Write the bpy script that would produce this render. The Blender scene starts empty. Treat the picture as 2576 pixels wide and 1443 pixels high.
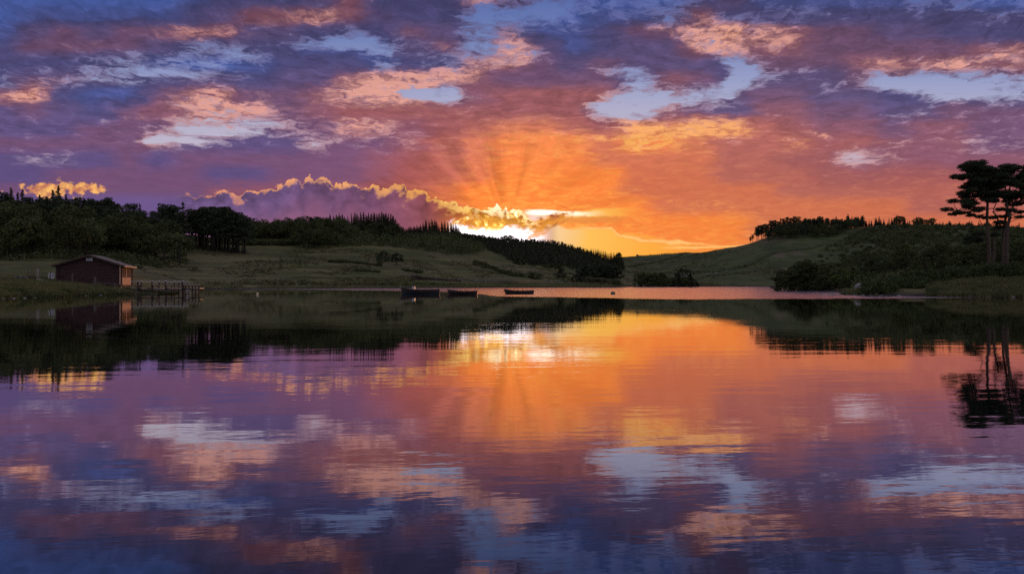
import bpy, bmesh, math, random
import numpy as np
from mathutils import Vector, Matrix
C = bpy.context.scene
R = math.radians

# ------------------------------------------------------------------ camera
# pixel bookkeeping is in a 2576 x 1443 frame; f = 1717 px (24 mm lens), horizon at row 713, eye 1.6 m over the water
F, CX, HY, EYE = 1717.0, 1288.0, 713.0, 1.6
cam_data = bpy.data.cameras.new("camera")
cam_data.lens = 24.0; cam_data.sensor_width = 36.0
cam_data.shift_y = -8.5 / 2576.0
cam_data.clip_start = 0.1; cam_data.clip_end = 6000
cam = bpy.data.objects.new("camera", cam_data); C.collection.objects.link(cam)
cam.location = (0, 0, EYE); cam.rotation_euler = (R(90), 0, 0)
C.camera = cam
C.render.resolution_x = 1024; C.render.resolution_y = 573
C.view_settings.view_transform = 'Standard'; C.view_settings.look = 'None'
C.view_settings.exposure = 0.0; C.view_settings.gamma = 1.0
C.render.engine = 'CYCLES'
C.cycles.max_bounces = 5; C.cycles.diffuse_bounces = 2; C.cycles.glossy_bounces = 3
C.cycles.caustics_reflective = False; C.cycles.caustics_refractive = False
C.cycles.use_denoising = False

# ------------------------------------------------------------------ node helper
def lin(c):
    return tuple(((v / 255) / 12.92 if v / 255 <= 0.04045 else ((v / 255 + 0.055) / 1.055) ** 2.4) for v in c)
class NT:
    def __init__(s, tree): s.t = tree; s.t.nodes.clear()
    def new(s, kind, **kw):
        n = s.t.nodes.new(kind)
        for k, v in kw.items(): setattr(n, k, v)
        return n
    def put(s, sock, val):
        if isinstance(val, X): s.t.links.new(val.s, sock)
        elif isinstance(val, bpy.types.NodeSocket): s.t.links.new(val, sock)
        elif isinstance(val, (int, float)):
            try: sock.default_value = val
            except Exception: sock.default_value = (val,) * len(sock.default_value)
        else:
            v = tuple(val)
            if len(v) == 3 and len(sock.default_value) == 4: v = v + (1.0,)
            sock.default_value = v
    def math(s, op, a, b=None, c=None, clamp=False):
        n = s.new('ShaderNodeMath', operation=op, use_clamp=clamp)
        s.put(n.inputs[0], a)
        if b is not None: s.put(n.inputs[1], b)
        if c is not None: s.put(n.inputs[2], c)
        return X(s, n.outputs[0])
    def combine(s, x, y, z=0.0):
        n = s.new('ShaderNodeCombineXYZ')
        for i, v in enumerate((x, y, z)): s.put(n.inputs[i], v)
        return X(s, n.outputs[0])
    def separate(s, v):
        n = s.new('ShaderNodeSeparateXYZ'); s.put(n.inputs[0], v)
        return [X(s, o) for o in n.outputs]
    def sepcol(s, v):
        n = s.new('ShaderNodeSeparateColor'); s.put(n.inputs[0], v)
        return [X(s, o) for o in n.outputs]
    def step(s, x, a, b, lo=0.0, hi=1.0):
        n = s.new('ShaderNodeMapRange', interpolation_type='SMOOTHSTEP')
        for i, v in enumerate((x, a, b, lo, hi)): s.put(n.inputs[i], v)
        return X(s, n.outputs[0])
    def lmap(s, x, a, b, lo=0.0, hi=1.0):
        n = s.new('ShaderNodeMapRange')
        for i, v in enumerate((x, a, b, lo, hi)): s.put(n.inputs[i], v)
        return X(s, n.outputs[0])
    def noise(s, vec, scale, detail=4, rough=0.55, dist=0.0, color=False):
        n = s.new('ShaderNodeTexNoise')
        s.put(n.inputs['Vector'], vec); s.put(n.inputs['Scale'], scale); s.put(n.inputs['Detail'], detail)
        s.put(n.inputs['Roughness'], rough); s.put(n.inputs['Distortion'], dist)
        return X(s, n.outputs['Color' if color else 'Fac'])
    def voro(s, vec, scale, detail=0.0):
        n = s.new('ShaderNodeTexVoronoi', feature='SMOOTH_F1'); s.put(n.inputs['Vector'], vec); s.put(n.inputs['Scale'], scale)
        s.put(n.inputs['Smoothness'], 0.12); s.put(n.inputs['Detail'], detail)
        return X(s, n.outputs['Distance'])
    def mix(s, f, a, b):
        n = s.new('ShaderNodeMix', data_type='RGBA')
        s.put(n.inputs['Factor'], f); s.put(n.inputs[6], a); s.put(n.inputs[7], b)
        return X(s, n.outputs[2])
    def ramp(s, f, stops, interp='LINEAR'):
        n = s.new('ShaderNodeValToRGB'); cr = n.color_ramp; cr.interpolation = interp
        while len(cr.elements) > 1: cr.elements.remove(cr.elements[0])
        for i, (p, c) in enumerate(stops):
            e = cr.elements[0] if i == 0 else cr.elements.new(p)
            e.position = p
            if isinstance(c, (int, float)): c = (c, c, c)
            e.color = tuple(c)[:3] + (1.0,)
        s.put(n.inputs[0], f)
        return X(s, n.outputs['Color'])
    def vscale(s, v, k):
        n = s.new('ShaderNodeVectorMath', operation='SCALE'); s.put(n.inputs[0], v); s.put(n.inputs[3], k)
        return X(s, n.outputs[0])
    def vadd(s, a, b):
        n = s.new('ShaderNodeVectorMath', operation='ADD'); s.put(n.inputs[0], a); s.put(n.inputs[1], b)
        return X(s, n.outputs[0])
class X:
    def __init__(s, nt, sock): s.n = nt; s.s = sock
    def __add__(s, o): return s.n.math('ADD', s, o)
    __radd__ = __add__
    def __sub__(s, o): return s.n.math('SUBTRACT', s, o)
    def __rsub__(s, o): return s.n.math('SUBTRACT', o, s)
    def __mul__(s, o): return s.n.math('MULTIPLY', s, o)
    __rmul__ = __mul__
    def __truediv__(s, o): return s.n.math('DIVIDE', s, o)
    def __pow__(s, o): return s.n.math('POWER', s, o)
    def mx(s, o): return s.n.math('MAXIMUM', s, o)
    def mn(s, o): return s.n.math('MINIMUM', s, o)
    def clamp(s): return s.n.math('ADD', s, 0.0, clamp=True)
    def abs(s): return s.n.math('ABSOLUTE', s)
    def sqrt(s): return s.n.math('SQRT', s)
    def exp(s): return s.n.math('EXPONENT', s)

# ------------------------------------------------------------------ sky
# Each row of CLOUDS is one band of the sky, 40 picture rows apart; each token is a direction 80 picture
# columns apart: cloud thickness, sunlit share, warmth (0 blue .. 9 orange), each 0-9.
CLOUDS = """
800 900 900 900 900 900 901 902 902 902 903 835 702 802 802 465 523 312 300 500 400 400 702 803 501 601 801 801 801 301 501 600 600
800 901 901 901 901 901 902 903 925 935 865 925 913 802 402 501 200 200 600 801 701 302 645 602 702 602 702 802 702 802 902 602 501
801 903 904 903 904 934 955 945 823 803 702 502 802 734 903 402 533 701 401 622 734 654 575 576 745 745 824 824 903 903 802 702 401
902 914 924 924 914 913 302 402 702 702 301 201 301 613 834 212 455 623 801 902 903 903 475 475 735 845 904 904 904 814 814 735 734
802 802 802 502 412 401 400 500 601 802 902 802 111 702 512 535 455 724 903 714 903 903 613 202 714 814 904 845 865 745 565 735 745
602 634 633 413 402 702 703 803 902 903 903 845 685 665 655 565 804 904 904 714 312 815 904 102 303 603 713 714 313 212 202 213 454
745 756 802 901 901 834 755 765 834 914 835 665 595 485 113 905 916 916 916 916 314 514 213 803 904 904 413 803 902 502 002 302 801
903 914 913 902 834 565 465 465 575 824 825 916 916 926 926 926 926 926 916 104 003 715 904 903 815 905 904 904 513 513 804 804 903
903 903 903 904 914 814 225 235 113 524 724 655 555 815 916 927 938 938 927 826 588 758 688 688 917 816 905 905 804 905 825 814 814
904 904 904 904 904 215 413 613 903 803 324 714 714 735 827 938 939 939 849 828 679 779 848 817 917 847 816 826 725 815 725 614 714
803 503 503 903 904 903 904 904 904 904 904 904 915 916 927 938 939 939 939 938 928 928 928 927 927 926 826 234 625 815 815 815 814
903 903 904 904 904 904 904 903 903 904 904 904 915 916 927 938 939 949 939 939 928 928 928 927 827 927 926 926 926 926 926 925 925
904 904 904 904 914 914 904 905 905 905 905 905 906 927 938 939 949 949 949 939 938 928 928 928 828 927 927 927 927 927 927 926 926
903 903 903 903 903 903 903 904 905 905 905 906 907 928 938 939 959 959 959 949 939 938 938 938 928 928 928 928 928 927 927 927 927
903 903 903 903 903 904 904 905 905 905 905 906 908 928 939 959 969 969 969 959 949 939 939 939 938 938 928 928 928 928 928 928 928
"""
CUMULUS = [(440,494),(475,482),(500,481),(525,486),(545,480),(566,478),(590,483),(607,485),(622,472),(649,479),(656,468),(686,471),(703,465),
 (722,456),(737,451),(749,446),(759,457),(769,447),(778,441),(800,443),(830,456),(837,462),(849,458),(859,465),(869,460),(888,453),(898,462),
 (917,468),(939,461),(959,472),(976,472)]
CUMULUS2 = [(976,472),(981,462),(993,453),(1005,462),(1018,459),(1025,477),(1037,477),(1047,472),(1069,474),(1076,484),(1091,488),(1110,499),
 (1125,504),(1140,505),(1152,516),(1168,517),(1178,506),(1205,513),(1225,520),(1242,513),(1254,511),(1263,520),(1272,510),(1277,527),
 (1288,524),(1313,530),(1327,543),(1345,548),(1370,556)]
FEATURES = [
 (14.9, 1.15, 1.3, 0.26, 0.10, 1.0, -1.0), (16.6, 1.25, 1.2, 0.26, 0.28, 1.0, -1.0), (17.8, 1.75, 0.8, 0.28, 0.3, 0.8, -0.8), (13.6, 2.1, 1.4, 0.40, 0.0, 0.9, -0.9),
 (16.1, 2.55, 1.2, 0.20, 0.0, -1.4, -0.5), (15.5, 1.75, 0.75, 0.14, 0.0, -0.7, 0.1), (18.5, 2.15, 0.5, 0.45, -0.5, -1.4, -0.3), (23.4, 2.2, 1.5, 0.26, 0.05, -1.3, -0.3),
 (10.9, 2.40, 0.95, 0.13, 0.08, -1.2, -0.6), (5.3, 3.32, 0.9, 0.09, 0.06, -1.2, -0.2), (4.3, 3.55, 0.9, 0.07, 0.02, -1.0, -0.3), (8.9, 1.12, 1.1, 0.16, 0.08, -0.9, -0.5), (4.4, 1.85, 1.3, 0.11, 0.06, -0.8, -0.4),
 (6.3, 1.42, 0.5, 0.18, 0.3, -0.8, -0.3), (12.1, 0.5, 0.5, 0.5, 0.2, -0.8, -0.2), (13.9, 0.25, 1.3, 0.16, 0.0, -0.6, -0.4), (24.0, 0.2, 0.9, 0.10, -0.35, -0.7, -0.3),
 (2.9, 2.48, 0.95, 0.17, 0.05, 0.8, -0.9), (3.9, 2.78, 0.7, 0.16, 0.15, 0.6, -0.6), (8.3, 1.52, 1.5, 0.24, -0.05, 0.8, -0.9), (21.6, 2.55, 1.7, 0.22, 0.02, 0.8, -0.8), (19.6, 2.35, 0.8, 0.2, -0.15, 0.7, -0.7),
 (22.3, 0.95, 2.2, 0.36, -0.05, 0.6, -0.7), (10.6, 0.45, 1.2, 0.3, 0.0, 0.6, -0.4), (6.0, 2.46, 0.22, 0.14, 0.0, 0.9, -0.9),
 (10.4, 2.02, 1.5, 0.20, -0.14, -0.2, 0.75), (17.5, 3.3, 1.1, 0.13, -0.05, 0.0, 0.8), (19.6, 1.0, 1.0, 0.26, 0.15, -0.2, 0.45), (13.1, 1.05, 0.5, 0.5, 0.0, -0.3, 0.35), (6.1, 2.65, 0.9, 0.2, 0.1, -0.2, 0.5),
 (20.6, 3.38, 0.35, 0.07, 0.25, 0.0, 0.6), (1.0, 2.5, 0.6, 0.08, 0.05, 0.0, 0.5), (15.2, 3.5, 0.4, 0.07, 0.0, 0.0, 0.5), (24.5, 1.5, 1.2, 0.10, -0.2, 0.0, 0.35), (6.0, 3.22, 0.5, 0.05, -0.05, 0.0, 0.7)]
SUN_AZ, SUN_EL = R(21.3), R(4.0)

def build_world():
    w = bpy.data.worlds.new("World"); C.world = w; w.use_nodes = True
    n = NT(w.node_tree)
    out = n.new('ShaderNodeOutputWorld'); bg = n.new('ShaderNodeBackground')
    tc = n.new('ShaderNodeTexCoord')
    x, y, z = n.separate(tc.outputs['Generated'])
    yy = y.mx(0.35)
    z = z.mx(0.0)
    U = (x / yy) * 17.17 + 12.88
    V = (z / yy) * -17.17 + 7.13
    un = (U - 12.88) * 0.1
    # the cloud deck's own coordinates: streaks fan out from the sunset and shrink towards the horizon
    vv = V * 1.7 + V * V * 0.26 + un * un * 1.6
    P = n.combine(U, vv, 0.0)
    wa = n.noise(P, 0.55, 3, 0.55, color=True)
    wx, wy, _ = n.separate(wa)
    wb = n.noise(P, 2.3, 6, 0.64, color=True)
    bx, by, bz = n.separate(wb)
    U2 = U + (wx - 0.5) * 0.9 + (bx - 0.5) * 0.75
    V2 = V + (wy - 0.5) * 0.38 + (by - 0.5) * 0.26
    V3 = V2 * 1.6 + V2 * V2 * 0.42 + un * un * 1.6
    fine = n.noise(n.combine(U2, V3, 3.0), 1.7, 9, 0.66, 0.35)
    fine2 = n.noise(n.combine(U2, V3 * 1.25, 9.0), 4.6, 7, 0.66, 0.5)
    calm = n.lmap(V, 3.4, 4.4, 1.0, 0.30)
    # control bands
    rows = [l.split() for l in CLOUDS.strip().split('\n')]
    acc = None
    fU = U2 * (1 / 25.6)
    for i, r in enumerate(rows):
        stops = []
        for k in range(32):
            t = r[k]
            stops.append((k * 80 / 2560.0, (int(t[0]) / 9, int(t[1]) / 9, int(t[2]) / 9)))
        col = n.ramp(fU, stops, 'EASE')
        if acc is None: acc = col
        else: acc = n.mix(n.step(V2, 0.4 * (i - 1), 0.4 * i), acc, col)
    rho, lam, warm = n.sepcol(acc)
    # named masses: (column, row, half width, half height, tilt, thickness, sunlit) in hundreds of picture units
    fe = n.combine(U + (wx - 0.5) * 0.5 + (bx - 0.5) * 0.55, V + (wy - 0.5) * 0.2 + (by - 0.5) * 0.22, 0.0)
    fx, fy, _ = n.separate(fe)
    for cx, cy, rx, ry, tilt, dr, dl in FEATURES:
        ax = fx - cx; ay = fy - cy - ax * tilt
        g = ((ax * ax * (1 / rx ** 2) + ay * ay * (1 / ry ** 2)) * -1.0).exp()
        rho = rho + g * (dr if dr > 0 else dr * 0.72)
        lam = lam + g * dl
    rho = rho.mx(-0.2); lam = lam.clamp()
    # colours of clear sky, shaded cloud and lit cloud
    sky = n.ramp((V / 7.13).clamp(), [(0.0, lin((80, 106, 180))), (0.12, lin((104, 126, 190))), (0.28, lin((148, 158, 206))), (0.42, lin((184, 180, 208))),
                                     (0.6, lin((205, 190, 205))), (0.75, lin((240, 190, 150))), (1.0, lin((250, 180, 90)))])
    dark = n.ramp(warm, [(0.0, lin((60, 92, 182))), (0.2, lin((74, 72, 130))), (0.36, lin((98, 78, 128))), (0.46, lin((120, 80, 116))), (0.56, lin((140, 82, 106))),
                         (0.68, lin((158, 82, 88))), (0.8, lin((180, 94, 86))), (0.9, lin((206, 104, 72))), (1.0, lin((240, 120, 46)))])
    lit = n.ramp(warm, [(0.0, lin((150, 130, 180))), (0.25, lin((190, 135, 160))), (0.45, lin((224, 150, 150))), (0.62, lin((240, 160, 134))),
                        (0.85, lin((255, 166, 92))), (1.0, lin((255, 178, 74)))])
    # thickness with noise: thin places let the blue through
    fine4 = n.noise(n.combine(U2 * 0.7 + V2 * 0.5, V3 * 1.5, 23.0), 2.6, 8, 0.7, 0.4)
    rho = rho + (fine4 - 0.46) * n.step(rho, 0.8, 0.3) * 1.3
    d = rho + ((fine - 0.5) * 2.0 + (fine2 - 0.5) * 0.8) * calm
    body = n.step(d, 0.0, 0.80)
    shade = (n.lmap(fine, 0.3, 0.72, 1.45, 0.72) * n.lmap(fine2, 0.3, 0.7, 1.16, 0.86) - 1.0) * n.lmap(V, 3.2, 4.4, 0.9, 0.26) + 1.0
    thick = n.vscale(dark, shade * n.lmap(V, 0.0, 3.6, 0.66, 0.97))
    col = n.mix(body, sky, thick)
    fine3 = n.noise(n.combine(U2 + un * V2 * 0.6, V3 * 1.1, 17.0), 2.4, 7, 0.68, 0.3)
    l = lam * n.lmap(fine3, 0.36, 0.62, 0.2, 1.45) * n.lmap(fine, 0.66, 0.34, 0.6, 1.15) + (fine2 - 0.5) * lam * 1.6
    # lit fringes where thick cloud thins out
    fringe = n.step(d, 0.2, 0.42) * n.step(d, 0.75, 0.45) * n.lmap(warm, 0.3, 0.6, 0.10, 0.42)
    col = n.mix((n.step(l, 0.08, 1.05) * n.step(d, 0.0, 0.3) + fringe).clamp(), col, n.vscale(lit, n.lmap(fine2, 0.3, 0.7, 1.12, 0.84)))

    col = n.vscale(col, n.lmap(V, 0.0, 4.2, 0.88, 0.95))
    hs = n.new('ShaderNodeHueSaturation'); n.put(hs.inputs['Color'], col); n.put(hs.inputs['Saturation'], n.lmap(V, 2.5, 4.5, 0.90, 0.98)); col = X(n, hs.outputs[0])
    # direction of the sun behind the clouds, picture units
    dx, dy = U - 12.76, V - 5.75
    ang = n.math('ARCTAN2', dx, dy * -1.0)
    dist = (dx * dx + dy * dy).sqrt()
    # crepuscular rays, strongest between the cloud bank and the deck above it
    rn = n.noise(n.combine(ang * 2.6, dist * 0.16, 4.0), 2.2, 4, 0.6)
    rays = n.lmap(rn, 0.34, 0.66, 0.66, 1.18)
    ray_w = n.step(dist, 0.3, 1.0) * n.step(dist, 5.0, 2.6) * n.step(V, 2.6, 3.9) * n.lmap(ang, 0.9, -0.5, 0.35, 1.0) * n.lmap(fine, 0.35, 0.6, 0.45, 1.1)
    col = n.vscale(col, (rays - 1.0) * ray_w + 1.0)
    glow = ((dx * dx / 14.0 + dy * dy / 3.2) * -1.0).exp()
    col = n.vadd(col, n.vscale(n.combine(*lin((255, 120, 20))), glow * 0.24))

    # ---- low clear sky right of the sun, gold fading to orange
    gx = U - 12.5
    clearc = n.ramp((((gx * gx / 1.6 + (V - 5.8) * (V - 5.8) * 1.6)).sqrt() * 0.25).clamp(),
                    [(0.0, (1.7, 1.45, 1.5)), (0.13, (1.2, 1.05, 1.1)), (0.20, lin((238, 214, 214))), (0.3, lin((244, 202, 150))), (0.46, lin((252, 190, 88))), (0.8, lin((248, 166, 62))), (1.0, lin((240, 140, 60)))])
    hn = (n.noise(n.combine(U * 0.8, V * 3.4, 0.0), 1.7, 7, 0.64, 0.5) - 0.5) * 2.0
    low = n.ramp((U - 14.0) * 0.2, [(0.0, 0.566), (0.05, 0.575), (0.28, 0.579), (0.305, 0.592), (0.35, 0.601), (0.42, 0.607), (0.58, 0.610), (0.72, 0.617), (1.0, 0.628)])
    low = n.sepcol(low)[0] * 10.0
    e1 = V + hn * 0.16 - low
    m_low = n.step(e1, -0.03, 0.04) * n.step(U, 11.3, 11.6)
    strip = n.step((V - 5.40 - (U - 14.5) * -0.055).abs() + hn * 0.10, 0.15, 0.07) * n.step(U, 13.15, 13.45) * n.step(U, 16.3, 15.2)
    tongue = n.step((V - 5.93 - (U - 16.0) * 0.12).abs() + hn * 0.10, 0.08, 0.02) * n.step(U, 15.5, 15.8) * n.step(U, 16.9, 16.3)
    band3 = n.step((V - 6.22 + (U - 17.3) * 0.02).abs() + hn * 0.07, 0.045, 0.02) * n.step(U, 16.4, 17.2) * n.step(U, 19.5, 18.2)
    rimlow = n.step((e1 + 0.03).abs(), 0.055, 0.0) * n.step(U, 14.2, 14.8) * n.step(U, 18.5, 17.0)
    col = n.mix((m_low + strip * 0.9 + tongue * 0.6).clamp(), col, clearc)
    col = n.mix((rimlow * 0.7 + band3 * 0.5).clamp(), col, lin((255, 214, 130)))
    hot = n.step((V - 5.36 - (U - 13.9) * 0.02).abs() + hn * 0.08, 0.09, 0.03) * n.step(U, 13.1, 13.4) * n.step(U, 15.4, 13.9)
    col = n.mix(hot, col, (1.5, 1.25, 1.0))

    # ---- cumulus bank with burning rim
    P3 = n.combine(U, V * 1.15, 0.0)
    wob = n.noise(P3, 6.0, 3, 0.6, color=True)
    P4 = n.vadd(P3, n.vscale(wob, 0.10))
    b1 = 0.72 - n.voro(P4, 2.6)
    b2 = 0.72 - n.voro(P4, 6.5)
    b3 = 0.72 - n.voro(P4, 15.0)
    edge_a = n.sepcol(n.ramp((U - 4.4) / 5.36, [((px - 440) / 536.0, py / 1000) for px, py in CUMULUS]))[0]
    edge_b = n.sepcol(n.ramp((U - 9.76) / 3.94, [((px - 976) / 394.0, py / 1000) for px, py in CUMULUS2]))[0]
    sel = n.math('GREATER_THAN', U, 9.76)
    edge = (edge_a + (edge_b - edge_a) * sel) * 10.0
    puff = b1 * 0.24 + b2 * 0.13 + b3 * 0.06
    e = V - edge + puff - 0.14
    soft = n.lmap(U, 4.4, 7.0, 0.05, 0.012)
    inb = n.step(e, soft * -1.0, soft) * n.step(U, 3.2, 5.0)
    bodyc = n.ramp(((U - 4.4) / 9.0).clamp(), [(0.0, lin((120, 94, 146))), (0.3, lin((122, 92, 140))), (0.55, lin((138, 90, 128))), (0.7, lin((160, 86, 96))), (0.8, lin((206, 98, 56))), (0.86, lin((206, 112, 38))), (0.93, lin((176, 92, 40))), (1.0, lin((190, 104, 44)))])
    bn = n.noise(P3, 1.3, 6, 0.62, 0.3) + (puff - 0.2) * 0.9 * n.step(e, 0.9, 0.0)
    pinker = n.mix(n.step(e, 0.2, 1.1) * 0.45 * n.step(U, 11.4, 9.5), n.vscale(bodyc, n.lmap(bn, 0.28, 0.60, 0.48, 0.95)), lin((160, 92, 112)))
    col = n.mix(inb * n.step(U, 14.1, 13.6), col, pinker)
    # lilac veil under the left end of the bank
    veil = n.step(V, 4.75, 5.05) * n.step(U, 5.2, 3.6)
    col = n.mix(veil * 0.75, col, lin((112, 88, 142)))
    rimw = n.ramp((U - 4.0) * 0.1, [(0.0, 0.0), (0.05, 0.03), (0.16, 0.05), (0.2, 0.085), (0.32, 0.07), (0.4, 0.075), (0.5, 0.07), (0.6, 0.11), (0.7, 0.10), (0.76, 0.16), (0.93, 0.18), (1.0, 0.1)])
    rimw = n.sepcol(rimw)[0]
    rn2 = n.noise(P3, 2.6, 3, 0.6)
    rim = n.math('DIVIDE', (e - puff * 0.15).mx(0.0), rimw * n.lmap(rn2, 0.38, 0.62, 0.4, 4.2) * n.lmap(b1 + b2 * 0.6, 0.15, 0.85, 0.4, 1.8)).clamp()
    rim = (1.0 - rim) * inb * n.step(U, 4.3, 5.0)
    rimc = n.ramp(((U - 4.4) / 9.0).clamp(), [(0.0, lin((255, 160, 105))), (0.4, lin((255, 176, 112))), (0.7, lin((255, 180, 80))), (0.82, (1.1, 0.75, 0.22)), (0.9, (1.6, 1.3, 0.8)), (1.0, (1.3, 1.0, 0.5))])
    col = n.mix(n.step(rim, 0.0, 0.95) * n.lmap(b3 + b2, 0.2, 1.1, 0.62, 1.0) * n.step(U, 14.0, 13.4), col, rimc)
    # gold and white breaks inside the cloud that hides the sun
    gn = n.noise(n.combine(U, V * 1.3, 2.0), 4.2, 6, 0.62, 0.6)
    near = n.step((U - 12.4).abs(), 1.3, 0.7) * n.step((V - 5.46).abs(), 0.5, 0.22) * inb
    col = n.mix(n.step(gn, 0.50, 0.64) * near * 0.9, col, (1.0, 0.55, 0.09))
    col = n.mix(n.step(gn, 0.60, 0.68) * near, col, (1.6, 1.3, 0.8))
    bloom = ((((U - 12.5) * (U - 12.5) / 0.9) + ((V - 5.75) * (V - 5.75) / 0.12)) * -1.0).exp()
    col = n.vadd(col, n.vscale(n.combine(1.0, 0.50, 0.06), bloom * 0.55))
    # the white opening under it
    fl = V - (5.77 + (gn - 0.5) * 0.50 - n.step(U, 11.9, 11.4) * 0.14)
    wh = n.step(fl, -0.09, 0.06) * n.step(U, 11.2, 11.5) * n.step(U, 13.95, 13.3)
    col = n.mix(wh, col, (2.0, 1.7, 1.8))
    # brown wisp drifting right of the sun
    wn = n.noise(n.combine(U * 1.0, V * 2.4 + U * 0.7, 6.0), 3.0, 7, 0.68, 0.8)
    wi = ((U - 13.85) * (U - 13.85) / 0.36 + (V - 5.55 + (U - 13.85) * 0.28) * (V - 5.55 + (U - 13.85) * 0.28) / 0.024).sqrt() + (wn - 0.5) * 3.4
    col = n.mix(n.step(wi, 1.25, 0.5), col, n.mix(n.step(wn, 0.38, 0.56), lin((158, 84, 52)), lin((240, 156, 56))))
    wi2 = ((U - 13.55) * (U - 13.55) / 0.10 + (V - 5.82 - (U - 13.55) * -0.3) * (V - 5.82 - (U - 13.55) * -0.3) / 0.02).sqrt() + (wn - 0.5) * 3.6
    col = n.mix(n.step(wi2, 1.1, 0.4) * 0.9, col, lin((236, 150, 48)))
    wi3 = ((U - 14.9) * (U - 14.9) / 1.3 + (V - 5.52 + (U - 14.9) * 0.03) * (V - 5.52 + (U - 14.9) * 0.03) / 0.012).sqrt() + (wn - 0.5) * 2.6
    col = n.mix(n.step(wi3, 1.0, 0.6) * 0.75, col, lin((226, 138, 66)))
    # small gold cloud over the left wood
    cn = n.noise(n.combine(U * 1.1, V * 1.5, 8.0), 3.6, 7, 0.62, 0.5)
    g1 = ((U - 1.2) * (U - 1.2) / 0.70 + (V - 4.76) * (V - 4.76) / 0.042).sqrt()
    g2 = ((U - 2.0) * (U - 2.0) / 0.42 + (V - 4.74) * (V - 4.74) / 0.022).sqrt()
    cp = n.combine(U, V * 1.2, 3.0); cv = n.voro(n.vadd(cp, n.vscale(wob, 0.12)), 4.0) * 0.7 + n.voro(cp, 10.0) * 0.35
    g = g1.mn(g2) + (cn - 0.5) * 1.5 + (cv - 0.5) * 1.3
    col = n.mix(n.step(g, 1.12, 0.72), col, n.mix(n.step(cn + cv * 0.3, 0.46, 0.80), lin((255, 190, 108)), lin((190, 116, 92))))

    # behind and overhead, unseen: dusk sky brightened to light the land
    nish = n.new('ShaderNodeTexSky'); nish.sky_type = 'NISHITA'; nish.sun_disc = False
    nish.sun_elevation = SUN_EL; nish.sun_rotation = SUN_AZ
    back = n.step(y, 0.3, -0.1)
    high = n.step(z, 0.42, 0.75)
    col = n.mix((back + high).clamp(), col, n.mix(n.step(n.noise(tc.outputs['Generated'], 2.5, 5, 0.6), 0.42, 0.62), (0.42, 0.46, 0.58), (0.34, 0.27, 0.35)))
    col = n.vadd(col, n.vscale(X(n, nish.outputs[0]), 0.0012))
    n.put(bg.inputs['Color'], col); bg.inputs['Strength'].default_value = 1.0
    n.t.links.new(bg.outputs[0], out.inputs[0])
    w.cycles.sampling_method = 'MANUAL'; w.cycles.sample_map_resolution = 512
build_world()

sun_data = bpy.data.lights.new("sun", 'SUN'); sun_data.energy = 1.2; sun_data.angle = R(0.5); sun_data.color = (1.0, 0.44, 0.15)
sun = bpy.data.objects.new("sun", sun_data); C.collection.objects.link(sun)
sun.rotation_euler = (R(90) - SUN_EL, 0, math.pi - SUN_AZ)   # lamp placed right of the visible glare, so it lights the boathouse wall

# ------------------------------------------------------------------ helpers for things, parts and setting
rng = np.random.default_rng(11)
random.seed(5)
def X_(px, y): return (px - CX) / F * y
def Z_(py, y): return EYE + (HY - py) / F * y
def link(o, parent=None):
    C.collection.objects.link(o)
    if parent is not None: o.parent = parent
    return o
def tag(o, label=None, cat=None, group=None, kind=None):
    if label: o['label'] = label
    if cat: o['category'] = cat
    if group: o['group'] = group
    if kind: o['kind'] = kind
    return o
def thing(name, label, cat, loc=(0, 0, 0), rz=0.0, group=None):
    o = bpy.data.objects.new(name, None); o.empty_display_size = 0.3
    o.location = loc; o.rotation_euler = (0, 0, rz)
    return tag(link(o), label, cat, group)
def mesh_np(name, verts, faces, mats, smooth=False, mat_idx=None):
    """verts (n,3); faces (m,k) array of equal-sized polygons or a list of tuples"""
    me = bpy.data.meshes.new(name)
    if isinstance(faces, np.ndarray):
        m, k = faces.shape
        me.vertices.add(len(verts)); me.vertices.foreach_set('co', np.asarray(verts, np.float32).ravel())
        me.loops.add(m * k); me.loops.foreach_set('vertex_index', faces.astype(np.int32).ravel())
        me.polygons.add(m); me.polygons.foreach_set('loop_start', (np.arange(m) * k).astype(np.int32))
        me.polygons.foreach_set('loop_total', np.full(m, k, np.int32))
        me.update(calc_edges=True)
    else:
        me.from_pydata([tuple(v) for v in verts], [], faces); me.update()
    for mt in (mats if isinstance(mats, (list, tuple)) else [mats]): me.materials.append(mt)
    if smooth: me.polygons.foreach_set('use_smooth', np.ones(len(me.polygons), bool))
    return me
def obj(name, me, parent=None, loc=None):
    o = bpy.data.objects.new(name, me)
    if loc is not None: o.location = loc
    return link(o, parent)
def dup(root, loc, rz=0.0, scale=1.0, label=None, group=None):
    r = root.copy(); C.collection.objects.link(r)
    r.location = loc; r.rotation_euler = (0, 0, rz)
    r.scale = (scale, scale, scale) if isinstance(scale, (int, float)) else scale
    if label: r['label'] = label
    if group: r['group'] = group
    for ch in list(root.children):
        c = ch.copy(); C.collection.objects.link(c); c.parent = r
        for g in list(ch.children):
            d = g.copy(); C.collection.objects.link(d); d.parent = c
    return r

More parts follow.
